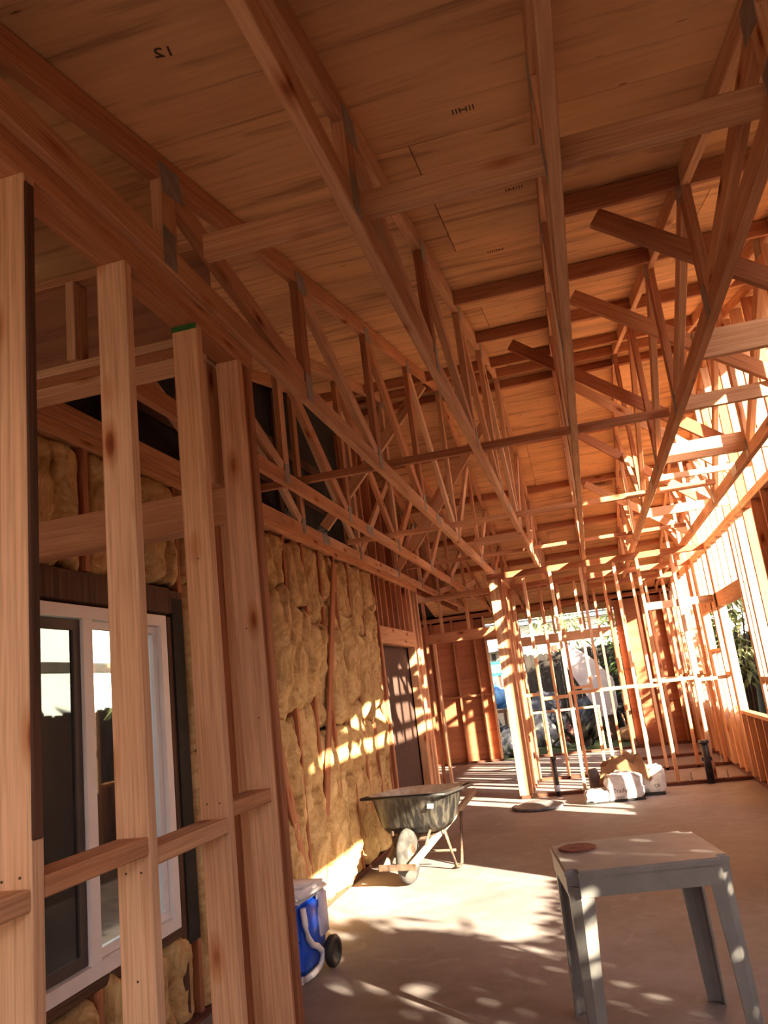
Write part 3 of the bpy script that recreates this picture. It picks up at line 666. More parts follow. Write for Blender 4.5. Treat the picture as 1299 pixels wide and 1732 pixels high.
# third partition, deeper
pt = empty('stud_wall', (0.9, 12.9, 0), label='third stud partition, deepest one before the rear wall at right', cat='stud wall')
YT = 12.95
plates(pt, 0.2, 1.555, YT, YT, PL, 2, 'fir_red')
board('sole_plate', (0.2, YT, 0.019), (1.555, YT, 0.019), 0.089, 0.038, 'treated', pt, (0, 1, 0))
for x in (0.22, 0.62, 1.03, 1.43): stud_x(pt, x, YT, 0.038, PL, 'fir')
# left far partition with door header
pd = empty('stud_wall', (-1.7, 11.5, 0), label='doorway framing with wide header at the far left, one slim trimmer standing', cat='stud wall')
plates(pd, -3.2, -1.05, YM, YM, PL, 2, 'fir')
board('header', (-2.28, YM, 2.13), (-1.05, YM, 2.13), 0.089, 0.14, 'fir', pd, (0, 1, 0))
stud_x(pd, -2.20, YM, 0.0, 2.06, 'fir_pale', 'trimmer_stud'); stud_x(pd, -2.30, YM, 0.0, PL, 'fir_red')
for x in (-2.05, -1.65, -1.25): stud_x(pd, x, YM, 2.2, PL, 'fir', 'cripple_stud')

# ------------------------------------------------------------------ wall_back and far left wall
wb = empty('wall_back', (-0.8, 14.8, 0), kind='structure')
YB = 14.85
plates(wb, -3.3, 1.6, YB, YB, PL - 0.06, 2, 'fir_red'); 
for a, b_ in ((-3.3, -1.82), (-1.2, 1.6)): board('sole_plate', (a, YB, 0.019), (b_, YB, 0.019), 0.089, 0.038, 'treated', wb, (0, 1, 0))
for x in (-3.2, -2.85, -2.45, -2.05, -1.84): stud_x(wb, x, YB, 0.038, PL - .06, 'fir_red' if x < -1.9 else 'fir_pale')
slab('wall_sheathing', -3.3, -1.82, YB + 0.046, YB + 0.06, 0, 2.8, 'ply_red', wb)
for a, b_ in ((-2.83, -2.47), (-2.43, -2.07), (-2.03, -1.86)): board('blocking', (a, YB, 1.2), (b_, YB, 1.2), 0.087, 0.038, 'fir_red', wb, (0, 1, 0))
board('header', (-1.85, YB, 2.30), (-1.35, YB, 2.30), 0.089, 0.24, 'fir_red', wb, (0, 1, 0))
for x in (-1.36, -1.24, -1.20): stud_x(wb, x, YB, 0.038, PL - .06, 'fir_red')
board('header', (-1.2, YB, 2.06), (0.47, YB, 2.06), 0.089, 0.17, 'fir', wb, (0, 1, 0))
board('window_sill', (-1.2, YB, 0.77), (0.02, YB, 0.77), 0.089, 0.038, 'fir', wb, (0, 1, 0))
for x in (-1.0, -0.75, -0.45, -0.01): stud_x(wb, x, YB, 0.038, 0.75, 'fir')
for x in (-0.55, 0.0): stud_x(wb, x, YB, 2.15, PL - .06, 'fir', 'cripple_stud')
for x in (0.47, 0.51, 0.72, 1.05, 1.4): stud_x(wb, x, YB, 0.038, PL - .06, 'fir_red')
slab('wall_sheathing', 0.55, 1.66, YB + 0.046, YB + 0.06, 0, 2.85, 'ply_red', wb)
slab('wall_sheathing', -1.37, -1.19, YB + 0.046, YB + 0.06, 0, 2.85, 'ply_red', wb)
slab('wall_sheathing', -3.3, 1.66, YB + 0.046, YB + 0.06, 2.6, 2.9, 'ply_red', wb)
wfl = empty('wall_far_left', (-3.3, 12.5, 0), kind='structure')
slab('wall_sheathing', -3.36, -3.345, 10.2, 14.9, 0, 2.9, 'ply_red', wfl)
slab('wall_sheathing', -3.36, -2.19, 10.2, 10.215, 0, 2.9, 'ply_red', wfl)
for k in range(12): stud_y(wfl, -3.3, 10.25 + 0.405 * k, 0, PL, 'fir_red')

# ------------------------------------------------------------------ plastic table
tb = empty('plastic_table', (0.035, 3.59, 0), math.radians(9.5), 'grey plastic patio table with square top and splayed legs on the slab', 'table')
hw, hd, tz = 0.315, 0.28, 0.685
bm = bmesh.new(); bxm(bm, -hw, hw, -hd, hd, tz - 0.024, tz)
es = [e for e in bm.edges if abs(e.verts[0].co.z - e.verts[1].co.z) > 0.01]
bmesh.ops.bevel(bm, geom=es, offset=0.045, segments=5, affect='EDGES')
es = [e for e in bm.edges if e.verts[0].co.z > tz - .001 and e.verts[1].co.z > tz - .001]
bmesh.ops.bevel(bm, geom=es, offset=0.008, segments=3, affect='EDGES')
bmobj('tabletop', bm, 'grey_plastic', tb)
bm = bmesh.new(); bxm(bm, -hw + .004, hw - .004, -hd + .004, hd - .004, tz - 0.095, tz - 0.02)
es = [e for e in bm.edges if abs(e.verts[0].co.z - e.verts[1].co.z) > 0.01]
bmesh.ops.bevel(bm, geom=es, offset=0.043, segments=5, affect='EDGES')
bmobj('apron', bm, 'grey_plastic', tb)
for sx in (-1, 1):
    for sy in (-1, 1):
        bm = bmesh.new(); t = 0.012
        prof = [(0.038, 0), (0.09, 0), (0.09, t), (0.042, t + .004), (t + .004, 0.042), (t, 0.09), (0, 0.09), (0, 0.038)]
        rings = []
        for z, s, off in ((tz - 0.06, 1.0, 0.009), (0.35, 0.82, 0.005), (0.0, 0.68, 0.0)):
            rings.append([bm.verts.new((sx * (hw - off - px * s), sy * (hd - off - py * s), z)) for px, py in prof])
        n_ = len(prof)
        for a in range(2):
            for k in range(n_): bm.faces.new((rings[a][k], rings[a][(k + 1) % n_], rings[a + 1][(k + 1) % n_], rings[a + 1][k]))
        bm.faces.new(rings[0]); bm.faces.new(rings[-1][::-1]); bmesh.ops.recalc_face_normals(bm, faces=bm.faces[:])
        bmobj('leg', bm, 'grey_plastic', tb)
bm = bmesh.new(); lathe(bm, [(0.078, 0.0), (0.08, 0.002), (0.08, 0.006), (0.074, 0.008), (0.03, 0.007), (0.028, 0.009), (0.012, 0.009)], 32)
tag(bmobj('disc', bm, 'rust_red', None, False, Matrix.Translation((-0.19, 3.68, tz))), 'rust-red round disc lying on the far left corner of the grey table', 'disc')

# ------------------------------------------------------------------ wheelbarrow (local +Y towards handles)
wbw = empty('wheelbarrow', (-1.60, 6.22, 0), math.radians(-8), 'wheelbarrow with mortar-smeared black tray and wooden handles by the insulated wall', 'wheelbarrow')
def tray_ring(y0, y1, w0, w1, z, n=28):
    pts = []
    for k in range(n):
        a = 2 * math.pi * k / n; c, s = math.cos(a), math.sin(a)
        ex = 0.45
        u = math.copysign(abs(c) ** ex, c); v = math.copysign(abs(s) ** ex, s)
        yy = (y0 + y1) / 2 + v * (y1 - y0) / 2; w_ = w0 + (w1 - w0) * (v + 1) / 2
        zz = z if not callable(z) else z(v)
        pts.append((u * w_ / 2, yy, zz))
    return pts
bm = bmesh.new()
prof = [(-0.02, 0.84, 0.70, 0.62, lambda v: 0.625 - 0.02 * v), (-0.0, 0.82, 0.66, 0.58, lambda v: 0.61 - 0.02 * v), (0.09, 0.62, 0.58, 0.52, 0.40), (0.14, 0.56, 0.50, 0.44, 0.34),
        (0.16, 0.54, 0.46, 0.42, 0.355), (0.11, 0.60, 0.54, 0.48, 0.41), (0.02, 0.80, 0.63, 0.55, lambda v: 0.612 - 0.02 * v), (-0.02, 0.84, 0.70, 0.62, lambda v: 0.628 - 0.02 * v)]
R = [[bm.verts.new(p) for p in tray_ring(*q)] for q in prof]
n_ = 28
for i in range(len(R) - 1):
    for k in range(n_):
        f = bm.faces.new((R[i][k], R[i][(k + 1) % n_], R[i + 1][(k + 1) % n_], R[i + 1][k])); f.material_index = 1 if i >= 4 else 0
bm.faces.new(R[3]); f = bm.faces.new(R[4][::-1]); f.material_index = 1
bmesh.ops.recalc_face_normals(bm, faces=bm.faces[:])
bmobj('tray', bm, ['tray', 'tray_in'], wbw, True)
def part_tube(name, pts, r, mat, p, seg=10, smooth=True):
    bm = bmesh.new(); tube(bm, pts, r, seg); return bmobj(name, bm, mat, p, smooth)
part_tube('tray_rim', [(0.36 * a, y_, z_) for a, y_, z_ in ((-1, .03, .63), (-.97, -.01, .634), (.97, -.01, .634), (1, .03, .63), (0.92, .80, .59), (.86, .84, .59), (-.86, .84, .59), (-.92, .8, .59), (-1, .03, .63))], 0.012, 'black_plastic', wbw)
bm = bmesh.new(); 
wr_ = [(0.07, -0.035), (0.15, -0.035), (0.185, -0.028), (0.2, 0.0), (0.185, 0.028), (0.15, 0.035), (0.07, 0.035)]
lathe(bm, [(r, z) for r, z in wr_], 36)
whl = bmobj('wheel', bm, 'tyre', wbw, True); whl.matrix_basis = Matrix.Translation((0, 0.0, 0.2)) @ Matrix.Rotation(math.pi / 2, 4, 'Y')
bm = bmesh.new(); lathe(bm, [(0.02, -0.05), (0.02, -0.038), (0.085, -0.037), (0.09, 0.037), (0.02, 0.038), (0.02, 0.05)], 24)
hb = bmobj('hub', bm, 'rust_steel', whl, True)
part_tube('axle', [(-0.13, 0, 0.2), (0.13, 0, 0.2)], 0.009, 'rust_steel', wbw)
def bboard(name, p0, p1, a, b, mat, p, side=(1, 0, 0)):
    p0 = V(p0); p1 = V(p1); z = (p1 - p0); L = z.length; z.normalize(); x = V(side); x = (x - z * x.dot(z)).normalized(); y = z.cross(x)
    bm = bmesh.new(); bxm(bm, -a / 2, a / 2, -b / 2, b / 2, 0, L); bmesh.ops.bevel(bm, geom=bm.edges[:], offset=min(a, b) * 0.15, segments=2, affect='EDGES')
    o = bmobj(name, bm, mat, p); o.matrix_basis = Matrix(((x.x, y.x, z.x, p0.x), (x.y, y.y, z.y, p0.y), (x.z, y.z, z.z, p0.z), (0, 0, 0, 1))); return o
for s in (-1, 1):
    bboard('handle', (0.10 * s, -0.22, 0.165), (0.27 * s, 1.06, 0.505), 0.036, 0.05, 'ash', wbw)
    part_tube('leg', [(0.22 * s, 0.28, 0.33), (0.235 * s, 0.42, 0.02), (0.24 * s, 0.47, 0.012), (0.24 * s, 0.55, 0.02), (0.25 * s, 0.66, 0.40)], 0.013, 'rust_steel', wbw)
    part_tube('brace', [(0.12 * s, 0.03, 0.22), (0.16 * s, 0.12, 0.36)], 0.011, 'rust_steel', wbw)
part_tube('leg_crossbar', [(-0.237, 0.45, 0.14), (0.237, 0.45, 0.14)], 0.01, 'rust_steel', wbw)
bboard('nose_guard', (-0.15, -0.23, 0.17), (0.15, -0.23, 0.17), 0.012, 0.045, 'rust_steel', wbw, (0, 1, 0))
bboard('tray_wedge', (-0.17, 0.26, 0.30), (0.17, 0.26, 0.30), 0.12, 0.06, 'rust_steel', wbw, (0, 1, 0))
bm = bmesh.new(); bxm(bm, 0, 0.05, 0, 0.002, 0, 0.035)
o = bmobj('sticker', bm, 'paper', wbw); o.matrix_basis = Matrix.Translation((0.20, 0.005, 0.535)) @ Matrix.Rotation(-0.45, 4, 'X')

# ------------------------------------------------------------------ cooler
cl = empty('cooler', (-1.86, 4.38, 0), math.radians(-6), 'blue wheeled cooler with white lid standing beside the corner post', 'cooler')
def rbox(x0, x1, y0, y1, z0, z1, bev, seg=3):
    bm = bmesh.new(); bxm(bm, x0, x1, y0, y1, z0, z1); bmesh.ops.bevel(bm, geom=bm.edges[:], offset=bev, segments=seg, affect='EDGES'); return bm
bm = rbox(-0.2, 0.17, -0.16, 0.17, 0.03, 0.395, 0.03)
for v in bm.verts:
    k = (v.co.z - 0.03) / 0.365; v.co.x *= 0.94 + 0.06 * k; v.co.y *= 0.94 + 0.06 * k
bmobj('body', bm, 'blue', cl, True)
bmobj('lid', rbox(-0.215, 0.185, -0.175, 0.185, 0.39, 0.45, 0.022), 'white_plastic', cl, True)
bmobj('lid_panel', rbox(-0.19, 0.16, -0.10, 0.10, 0.448, 0.462, 0.006), 'white_plastic', cl, True)
bmobj('side_panel', rbox(0.15, 0.18, 0.06, 0.17, 0.17, 0.40, 0.012), 'lilac_plastic', cl, True)
pts = [(0.178, -0.135, 0.37), (0.182, -0.13, 0.29), (0.182, -0.11, 0.22), (0.181, -0.06, 0.17), (0.180, 0.0, 0.145), (0.178, 0.045, 0.11), (0.174, 0.055, 0.07), (0.170, 0.02, 0.035), (0.168, -0.06, 0.028), (0.166, -0.14, 0.028)]
bm = bmesh.new(); tube(bm, pts, 0.016, 10); bmobj('tow_handle', bm, 'white_plastic', cl, True)
bmobj('seam_band', rbox(-0.195, 0.168, -0.163, -0.150, 0.205, 0.213, 0.002, 1), 'blue', cl)
for y_ in (0.13, -0.0):
    if y_ == 0.0: continue
    bm = bmesh.new(); lathe(bm, [(0.02, -0.02), (0.075, -0.02), (0.082, -0.012), (0.082, 0.012), (0.075, 0.02), (0.05, 0.02), (0.045, 0.012), (0.02, 0.014)], 28)
    o = bmobj('wheel', bm, 'black_plastic', cl, True); o.matrix_basis = Matrix.Translation((0.205, y_, 0.083)) @ Matrix.Rotation(math.pi / 2, 4, 'Y')
bm = bmesh.new(); lathe(bm, [(0.02, -0.02), (0.075, -0.02), (0.082, 0), (0.075, 0.02), (0.02, 0.02)], 24)
o = bmobj('wheel', bm, 'black_plastic', cl, True); o.matrix_basis = Matrix.Translation((-0.225, 0.13, 0.083)) @ Matrix.Rotation(math.pi / 2, 4, 'Y')
bmobj('foot', rbox(-0.18, 0.15, -0.15, -0.11, 0.0, 0.035, 0.006), 'white_plastic', cl)

# ------------------------------------------------------------------ lid, pipes, sacks
bm = bmesh.new(); lathe(bm, [(0.28, 0.0), (0.29, 0.015), (0.285, 0.03), (0.255, 0.035), (0.245, 0.028), (0.15, 0.06), (0.05, 0.07), (0.01, 0.071)], 40)
bl = bmobj('bin_lid', bm, 'rubber_grey', None, True, Matrix.Translation((-0.84, 9.3, 0.0)))
tag(bl, 'round black bin lid lying on the slab in front of the far post', 'lid')
def pipe(x, y, h, r, label, cap=True, lean=0.0):
    e = empty('vent_pipe', (x, y, 0), label=label, cat='pipe')
    part_tube('pipe', [(0, 0, 0), (lean, 0, h)], r, 'abs', e, 16)
    if cap:
        bm = bmesh.new(); tube(bm, [(lean, 0, h - 0.015), (lean, 0, h + 0.02)], r * 1.35, 16); bmobj('cap', bm, 'steel' if cap == 2 else 'abs', e, True)
    return e
p = pipe(1.10, 10.02, 0.46, 0.042, 'black drain pipe stub rising from the slab near the right wall')
bm = bmesh.new(); bxm(bm, -0.055, 0.055, -0.01, 0.01, 0.25, 0.29); bmobj('coupling', bm, 'abs', p)
p = pipe(-0.635, 10.0, 0.44, 0.026, 'slim dark pipe with pale blue tape beside the leftmost lit stud')
bm = bmesh.new(); tube(bm, [(0, 0, 0.06), (0, 0, 0.13)], 0.028, 16); o = bmobj('tape_wrap', bm, 'pale_blue', p, True)
pipe(0.27, 10.75, 0.36, 0.03, 'short pipe with bright steel cap behind the paper sacks', 2)

bm = bmesh.new(); lathe(bm, [(0.10, 0.0), (0.105, 0.02), (0.085, 0.05), (0.07, 0.2), (0.055, 0.30), (0.04, 0.315), (0.0, 0.318)][:-1], 24)
o = bmobj('rubber_boot', bm, 'rubber_grey', None, True, Matrix.Translation((-0.16, 9.72, 0.0)) @ Matrix.Rotation(-0.12, 4, 'Y'))
tag(o, 'dark grey tapered rubber boot standing left of the paper sacks', 'boot')

def sack(name, loc, rz, dims, mats, label, cat, seed, text_s=None, upright=False, crumple=0.03):
    e = empty(name, loc, rz, label, cat)
    bm = bmesh.new(); dx, dy, dz = dims
    bmesh.ops.create_cube(bm, size=1.0); bmesh.ops.subdivide_edges(bm, edges=bm.edges[:], cuts=9, use_grid_fill=True)
    for v in bm.verts:
        c = v.co; u = V((c.x * 2, c.y * 2, c.z * 2))
        pinch = 1 - 0.28 * abs(u.x) ** 3
        z = (c.z * pinch) + 0.5
        nv = noise.noise(V((c.x * 5 + seed, c.y * 5, c.z * 5))) * crumple
        nf = noise.noise(V((c.x * 13 + seed, c.y * 13, c.z * 9 + 3))) * crumple * 0.5
        q = V((c.x * dx * (1 - 0.12 * abs(u.y) ** 2), c.y * dy * (1 - 0.10 * abs(u.z) ** 3), z * dz))
        if z > 0.03: q += V((nv, nv * 0.6, nf + nv)) 
        else: q.z = 0
        v.co = V((q.x, q.y, max(q.z, 0)))
    bmobj('bag', bm, mats[0], e, True)
    return e
s1 = sack('plaster_sack', (-0.15, 9.35, 0), 0.1, (0.34, 0.26, 0.13), ['paper'], 'low white paper sack lying at the left of the sack pile', 'sack', 1)
s2 = sack('plaster_sack', (0.12, 9.38, 0), 0.08, (0.40, 0.28, 0.28), ['paper'], 'white printed paper sack standing torn open in the middle of the pile', 'sack', 5)
s3 = sack('plaster_sack', (0.44, 9.62, 0), -0.1, (0.26, 0.26, 0.30), ['paper'], 'bright white paper sack standing at the right end of the pile', 'sack', 9)
for (e, dx, dz, ww, hh) in ((s1, 0.0, 0.0, .34, .02), (s2, 0, 0, .38, .03), (s3, 0, 0, .24, .035)):
    bm = bmesh.new(); bxm(bm, -ww / 2 - .004, ww / 2 + .004, -0.138, -0.128, 0, hh); bmobj('printed_band', bm, 'black_plastic', e)
def on_sack(e, s, size, x, z, mat='ink', y=-0.146):
    o = text('lettering', s, size, mat, None, Matrix.Identity(4)); o.parent = e
    o.matrix_basis = axes((1, 0, 0), (0, 0, 1), (x, y, z)) 
bm = bmesh.new(); bxm(bm, -0.17, 0.10, -0.147, -0.1455, 0.03, 0.15); o = bmobj('label_panel', bm, 'paper', s2)
on_sack(s2, 'Tradiger', 0.062, -0.03, 0.115, 'ink', -0.149); on_sack(s2, 'MIXED', 0.03, -0.07, 0.045, 'ink', -0.149); on_sack(s3, 'CR', 0.05, 0.05, 0.10, 'ink', -0.145); on_sack(s1, 'mud', 0.03, -0.08, 0.08, 'ink', -0.142)
# crumpled kraft paper
bm = bmesh.new(); nn_ = 16; g = []
for i in range(nn_ + 1):
    r = []
    for j in range(nn_ + 1):
        u, v = i / nn_ - .5, j / nn_ - .5
        h = 0.24 + 0.13 * (1 - (2 * u) ** 2) - 0.25 * max(0, v + .1) + 0.10 * noise.noise(V((u * 6, v * 6, 3.3))) + 0.05 * noise.noise(V((u * 14, v * 14, 1)))
        if i in (0, nn_) or j == 0: h = max(0.06, h - 0.16)
        h += 0.05; r.append(bm.verts.new((0.54 * u + .04 * noise.noise(V((u * 5, v * 5, 9))), 0.26 * v, h)))
    g.append(r)
for i in range(nn_):
    for j in range(nn_): bm.faces.new((g[i][j], g[i + 1][j], g[i + 1][j + 1], g[i][j + 1]))
bmesh.ops.solidify(bm, geom=bm.faces[:], thickness=0.004)
tag(bmobj('kraft_paper', bm, 'kraft', None, False, Matrix.Translation((0.16, 9.58, 0.02)) @ Matrix.Rotation(-0.1, 4, 'Z')), 'crumpled brown kraft paper heaped on top of the white sacks', 'paper')
# anchor bolts on the sole plates
for i, (x, y, z) in enumerate(((-1.6, 14.83, 0.0), (-0.36, 14.83, 0.038), (0.9, YF, 0.038), (1.3, YF, 0.038), (-0.33, YF, 0.038), (1.45, YM, 0.038))):
    e = empty('anchor_bolt', (x, y, z), label=('anchor bolt in the rear doorway', 'anchor bolt on the rear sill below the big opening', 'anchor bolt on the near far-partition plate, left of the black pipe', 'anchor bolt on the near far-partition plate, right of the black pipe', 'anchor bolt beside the second lit stud', 'anchor bolt on the second partition plate near the right wall')[i], cat='bolt')
    bm = bmesh.new(); tube(bm, [(0, 0, 0), (0, 0, 0.09)], 0.008, 8); bmobj('shank', bm, 'steel', e)
    bm = bmesh.new(); tube(bm, [(0, 0, 0.0), (0, 0, 0.006)], 0.03, 12); tube(bm, [(0, 0, 0.006), (0, 0, 0.022)], 0.015, 6); bmobj('nut', bm, 'steel', e)

# ------------------------------------------------------------------ yards
def fence(name, p0, p1, h, label, w=0.14, z0=-0.12):
    e = empty(name, p0, label=label, cat='fence'); p0 = V(p0); p1 = V(p1); d = (p1 - p0); L = d.length; d.normalize(); ang = math.atan2(d.y, d.x)
    e.rotation_euler = (0, 0, ang)
    bm = bmesh.new(); x = 0
    while x < L:
        hh = h + random.uniform(-0.03, 0.03)
        bxm(bm, x, x + w - 0.001, random.uniform(0, 0.006), 0.022, z0, hh - 0.03)
        vs = [bm.verts.new(c) for c in ((x, 0.002, hh - .03), (x + w - .008, .002, hh - .03), (x + w - .035, .002, hh), (x + .027, .002, hh), (x, 0.02, hh - .03), (x + w - .008, .02, hh - .03), (x + w - .035, .02, hh), (x + .027, .02, hh))]
        for f in ((0, 1, 2, 3), (7, 6, 5, 4), (1, 5, 6, 2), (3, 2, 6, 7), (0, 3, 7, 4)): bm.faces.new([vs[i] for i in f])
        x += w
    bmobj('fence_boards', bm, 'fence', e)
    for z in (0.3, h * 0.55, h - 0.3):
        bm = bmesh.new(); bxm(bm, 0, L, -0.04, 0, z, z + 0.08); bmobj('rail', bm, 'fence', e)
    x = 0.0
    while x <= L:
        bm = bmesh.new(); bxm(bm, x, x + 0.09, -0.1, -0.0405, z0, h - .06); bmobj('post', bm, 'fence', e); x += 2.4
    return e
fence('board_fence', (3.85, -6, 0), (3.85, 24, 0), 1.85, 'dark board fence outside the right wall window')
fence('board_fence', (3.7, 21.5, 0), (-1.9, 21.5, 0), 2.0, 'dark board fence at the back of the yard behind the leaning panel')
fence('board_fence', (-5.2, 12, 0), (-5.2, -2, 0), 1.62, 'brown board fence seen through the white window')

def bush(name, loc, r, h, n, leafmat, label, seed, L=0.16, W=0.035, trunk=True, palm=False):
    random.seed(seed); e = empty(name, loc, label=label, cat='plant')
    bm = bmesh.new()
    for k in range(n):
        a = random.uniform(0, 2 * math.pi); t = random.random(); rr = r * math.sqrt(random.random()) * (0.5 + 0.5 * math.sin(math.pi * min(1, t * 0.9 + .1)))
        c = V((rr * math.cos(a), rr * math.sin(a), h * (0.25 + 0.75 * t)))
        d = V((math.cos(a) + random.uniform(-.6, .6), math.sin(a) + random.uniform(-.6, .6), random.uniform(-.7, .6))).normalized()
        s = d.cross(V((0, 0, 1))).normalized(); up = s.cross(d)
        l_ = L * random.uniform(0.6, 1.3); w_ = W * random.uniform(0.7, 1.3)
        v = [bm.verts.new(q) for q in (c, c + d * l_ * .4 + s * w_, c + d * l_ + V((0, 0, -l_ * .35)), c + d * l_ * .4 - s * w_, c + d * l_ * .45 + up * w_ * .3 - up * w_ * .6)]
        bm.faces.new((v[0], v[1], v[4])); bm.faces.new((v[1], v[2], v[4])); bm.faces.new((v[2], v[3], v[4])); bm.faces.new((v[3], v[0], v[4]))
    bmobj('foliage', bm, leafmat, e)
    bm = bmesh.new()
    for k in range(5):
        a = k * 1.3; tube(bm, [(0.03 * math.cos(a), 0.03 * math.sin(a), -0.13), (r * .3 * math.cos(a), r * .3 * math.sin(a), h * .45), (r * .6 * math.cos(a), r * .6 * math.sin(a), h * .8)], [0.03, 0.02, 0.008], 6)
    bmobj('stem', bm, 'bark', e, True)
    return e
bush('shrub', (2.75, 16.2, 0), 0.62, 3.3, 800, 'leaf_pale', 'pale sunlit leafy shrub showing over the fence in the right wall window', 3, 0.3, 0.05)
bush('shrub', (2.8, 11.5, 0), 0.45, 2.6, 380, 'leaf_pale', 'leafy shrub close outside the small right wall opening', 4, 0.22, 0.04)
bush('shrub', (1.6, 19.6, 0), 1.35, 3.0, 2200, 'leaf', 'dark leafy hedge tree at the right of the back yard', 5, 0.2, 0.05)
bush('shrub', (-0.8, 22.8, 0), 0.8, 4.0, 500, 'leaf_pale', 'spiky pale plant above the back fence', 6, 0.45, 0.04)
bush('shrub', (1.6, 24.6, 0), 1.3, 4.3, 900, 'leaf', 'dark tree behind the back fence at right', 8, 0.3, 0.07)
bush('shrub', (-7.6, 5.2, 0), 0.8, 2.2, 700, 'leaf', 'green bush behind the fence seen through the white window', 9, 0.18, 0.05)
for k, (x, y, h) in enumerate(((6.2, 12.2, 5.0), (6.4, 15.2, 5.4), (6.0, 18.2, 5.2))):  # trees added to keep direct sun off the back yard
    bush('tree', (x, y, 0), 1.25, h, 2600, 'leaf', ('added shade tree beyond the side fence, nearest of three', 'added shade tree beyond the side fence, middle of three', 'added shade tree beyond the side fence, farthest of three')[k], 20 + k, 0.24, 0.07)
# unseen spiky shrub, leaves and gaps shaped to dapple the sun on the slab
random.seed(31); e = empty('shade_shrub', (3.05, 0.7, 0), label='unseen spiky-leaved shrub shaped to dapple the sun through the wide right wall opening', cat='plant')
bm = bmesh.new(); cnt = 0
while cnt < 4200:
    y = random.uniform(-0.75, 1.62); z = random.uniform(1.15, 3.15)
    if ((y - 0.72) / 0.2) ** 2 + ((z - 2.16) / 0.24) ** 2 < 1: continue
    if ((y - 1.56) / 0.14) ** 2 + ((z - 2.32) / 0.2) ** 2 < 1 and random.random() < 0.95: continue
    if y > 0.95 and z > 2.5: continue
    cnt += 1
    c = V((random.uniform(-0.25, 0.25), y - 0.7, z)); a = random.uniform(0, 6.28)
    d = V((math.cos(a) * .5, math.sin(a), random.uniform(-0.9, 0.5))).normalized(); sd = d.cross(V((1, 0, 0.3))).normalized(); ln = random.uniform(0.12, 0.26); w_ = random.uniform(0.02, 0.034)
    v = [bm.verts.new(q) for q in (c, c + d * ln * .4 + sd * w_, c + d * ln, c + d * ln * .4 - sd * w_)]
    bm.faces.new((v[0], v[1], v[2])); bm.faces.new((v[0], v[2], v[3]))
bmobj('foliage', bm, 'leaf', e)
bm = bmesh.new()
for k in range(7): tube(bm, [(0, -0.1 + .03 * k, -0.13), (0.02 * k - .06, -0.6 + .2 * k, 1.3), (0.05 * k - .15, -1.2 + .33 * k, 2.6)], [0.03, 0.02, 0.006], 6)
bmobj('stem', bm, 'bark', e, True)
random.seed(41); e = empty('hedge', (3.1, 2.2, 0), label='unseen low hedge added outside the wide right wall opening to shade the slab', cat='plant')  # out of view, added to block low sun from the slab by the table
bm = bmesh.new()
for k in range(9000):
    c = V((random.uniform(-.25, .25), random.uniform(-0.42, 1.4), 0.1 + 1.6 * random.random() ** 0.6)); a = random.uniform(0, 6.28); d = V((math.cos(a), math.sin(a), random.uniform(-.5, .3))).normalized(); sd = d.cross(V((0.2, 0, 1))).normalized()
    if c.z + d.z * .1 > 1.7: continue
    v = [bm.verts.new(q) for q in (c, c + d * .05 + sd * .035, c + d * .11, c + d * .05 - sd * .035)]; bm.faces.new(v)
bmobj('foliage', bm, 'leaf', e)
bm = bmesh.new()
for k in range(4): tube(bm, [(0, -.3 + .5 * k, -.13), (0.03, -.3 + .5 * k, 1.3)], [0.03, 0.01], 6)
bmobj('stem', bm, 'bark', e)
# neighbouring buildings
hb_ = empty('house', (-4.6, 24, 0), label='pinkish stucco neighbour house with dark roof edge seen through the rear left doorway', cat='house')
slab('wall', -6.5, -2.45, 23.5, 27, -0.14, 2.24, 'stucco', hb_)
slab('roof', -6.8, -2.2, 23.1, 27.3, 2.24, 2.42, 'slate', hb_)
slab('window', -2.8, -2.68, 23.46, 23.49, 1.85, 2.2, 'black_plastic', hb_)
gb_ = empty('house', (0, 30, 0), label='pale blue-grey roofed house beyond the back fence', cat='house')
slab('wall', -6, 6, 30, 36, -0.14, 3.3, 'siding', gb_)
for k, (a, m) in enumerate(((3.3, 'slate'), (3.46, 'pale_blue'))): slab('gutter', -6.4, 6.4, 29.4 - k * .1, 29.6, a, a + 0.14, m, gb_)
bm = bmesh.new(); vs = [bm.verts.new(c) for c in ((-6.4, 29.4, 3.6), (6.4, 29.4, 3.6), (6.4, 33, 5.0), (-6.4, 33, 5.0), (-6.4, 36.5, 3.6), (6.4, 36.5, 3.6))]
bm.faces.new((vs[0], vs[1], vs[2], vs[3])); bm.faces.new((vs[3], vs[2], vs[5], vs[4])); bm.faces.new((vs[0], vs[3], vs[4])); bm.faces.new((vs[1], vs[5], vs[2])); bm.faces.new((vs[0], vs[4], vs[5], vs[1]))
bmobj('roof', bm, 'slate', gb_, mw=Matrix.Identity(4))
wh = empty('house', (-9, 6, 0), label='white sided house wall seen through the window in the left wall', cat='house')
slab('wall', -12, -9, 2, 18, -0.14, 3.6, 'siding', wh); slab('roof', -12.3, -8.6, 1.5, 18.5, 3.6, 3.8, 'slate', wh)
slab('band', -9.04, -8.95, 2, 18, 2.45, 2.62, 'fence', wh)
tag(slab('blue_sheet', -6.6, -5.5, 7.0, 9.5, 1.42, 1.5, 'skybluepaint'), 'light blue roof sheet beyond the fence in the left window', 'sheet')
slabp = tag(slab('shed_base', -6.5, -5.7, 7.1, 9.4, -0.14, 1.42, 'fence'), 'dark low shed beneath the light blue sheet', 'shed')

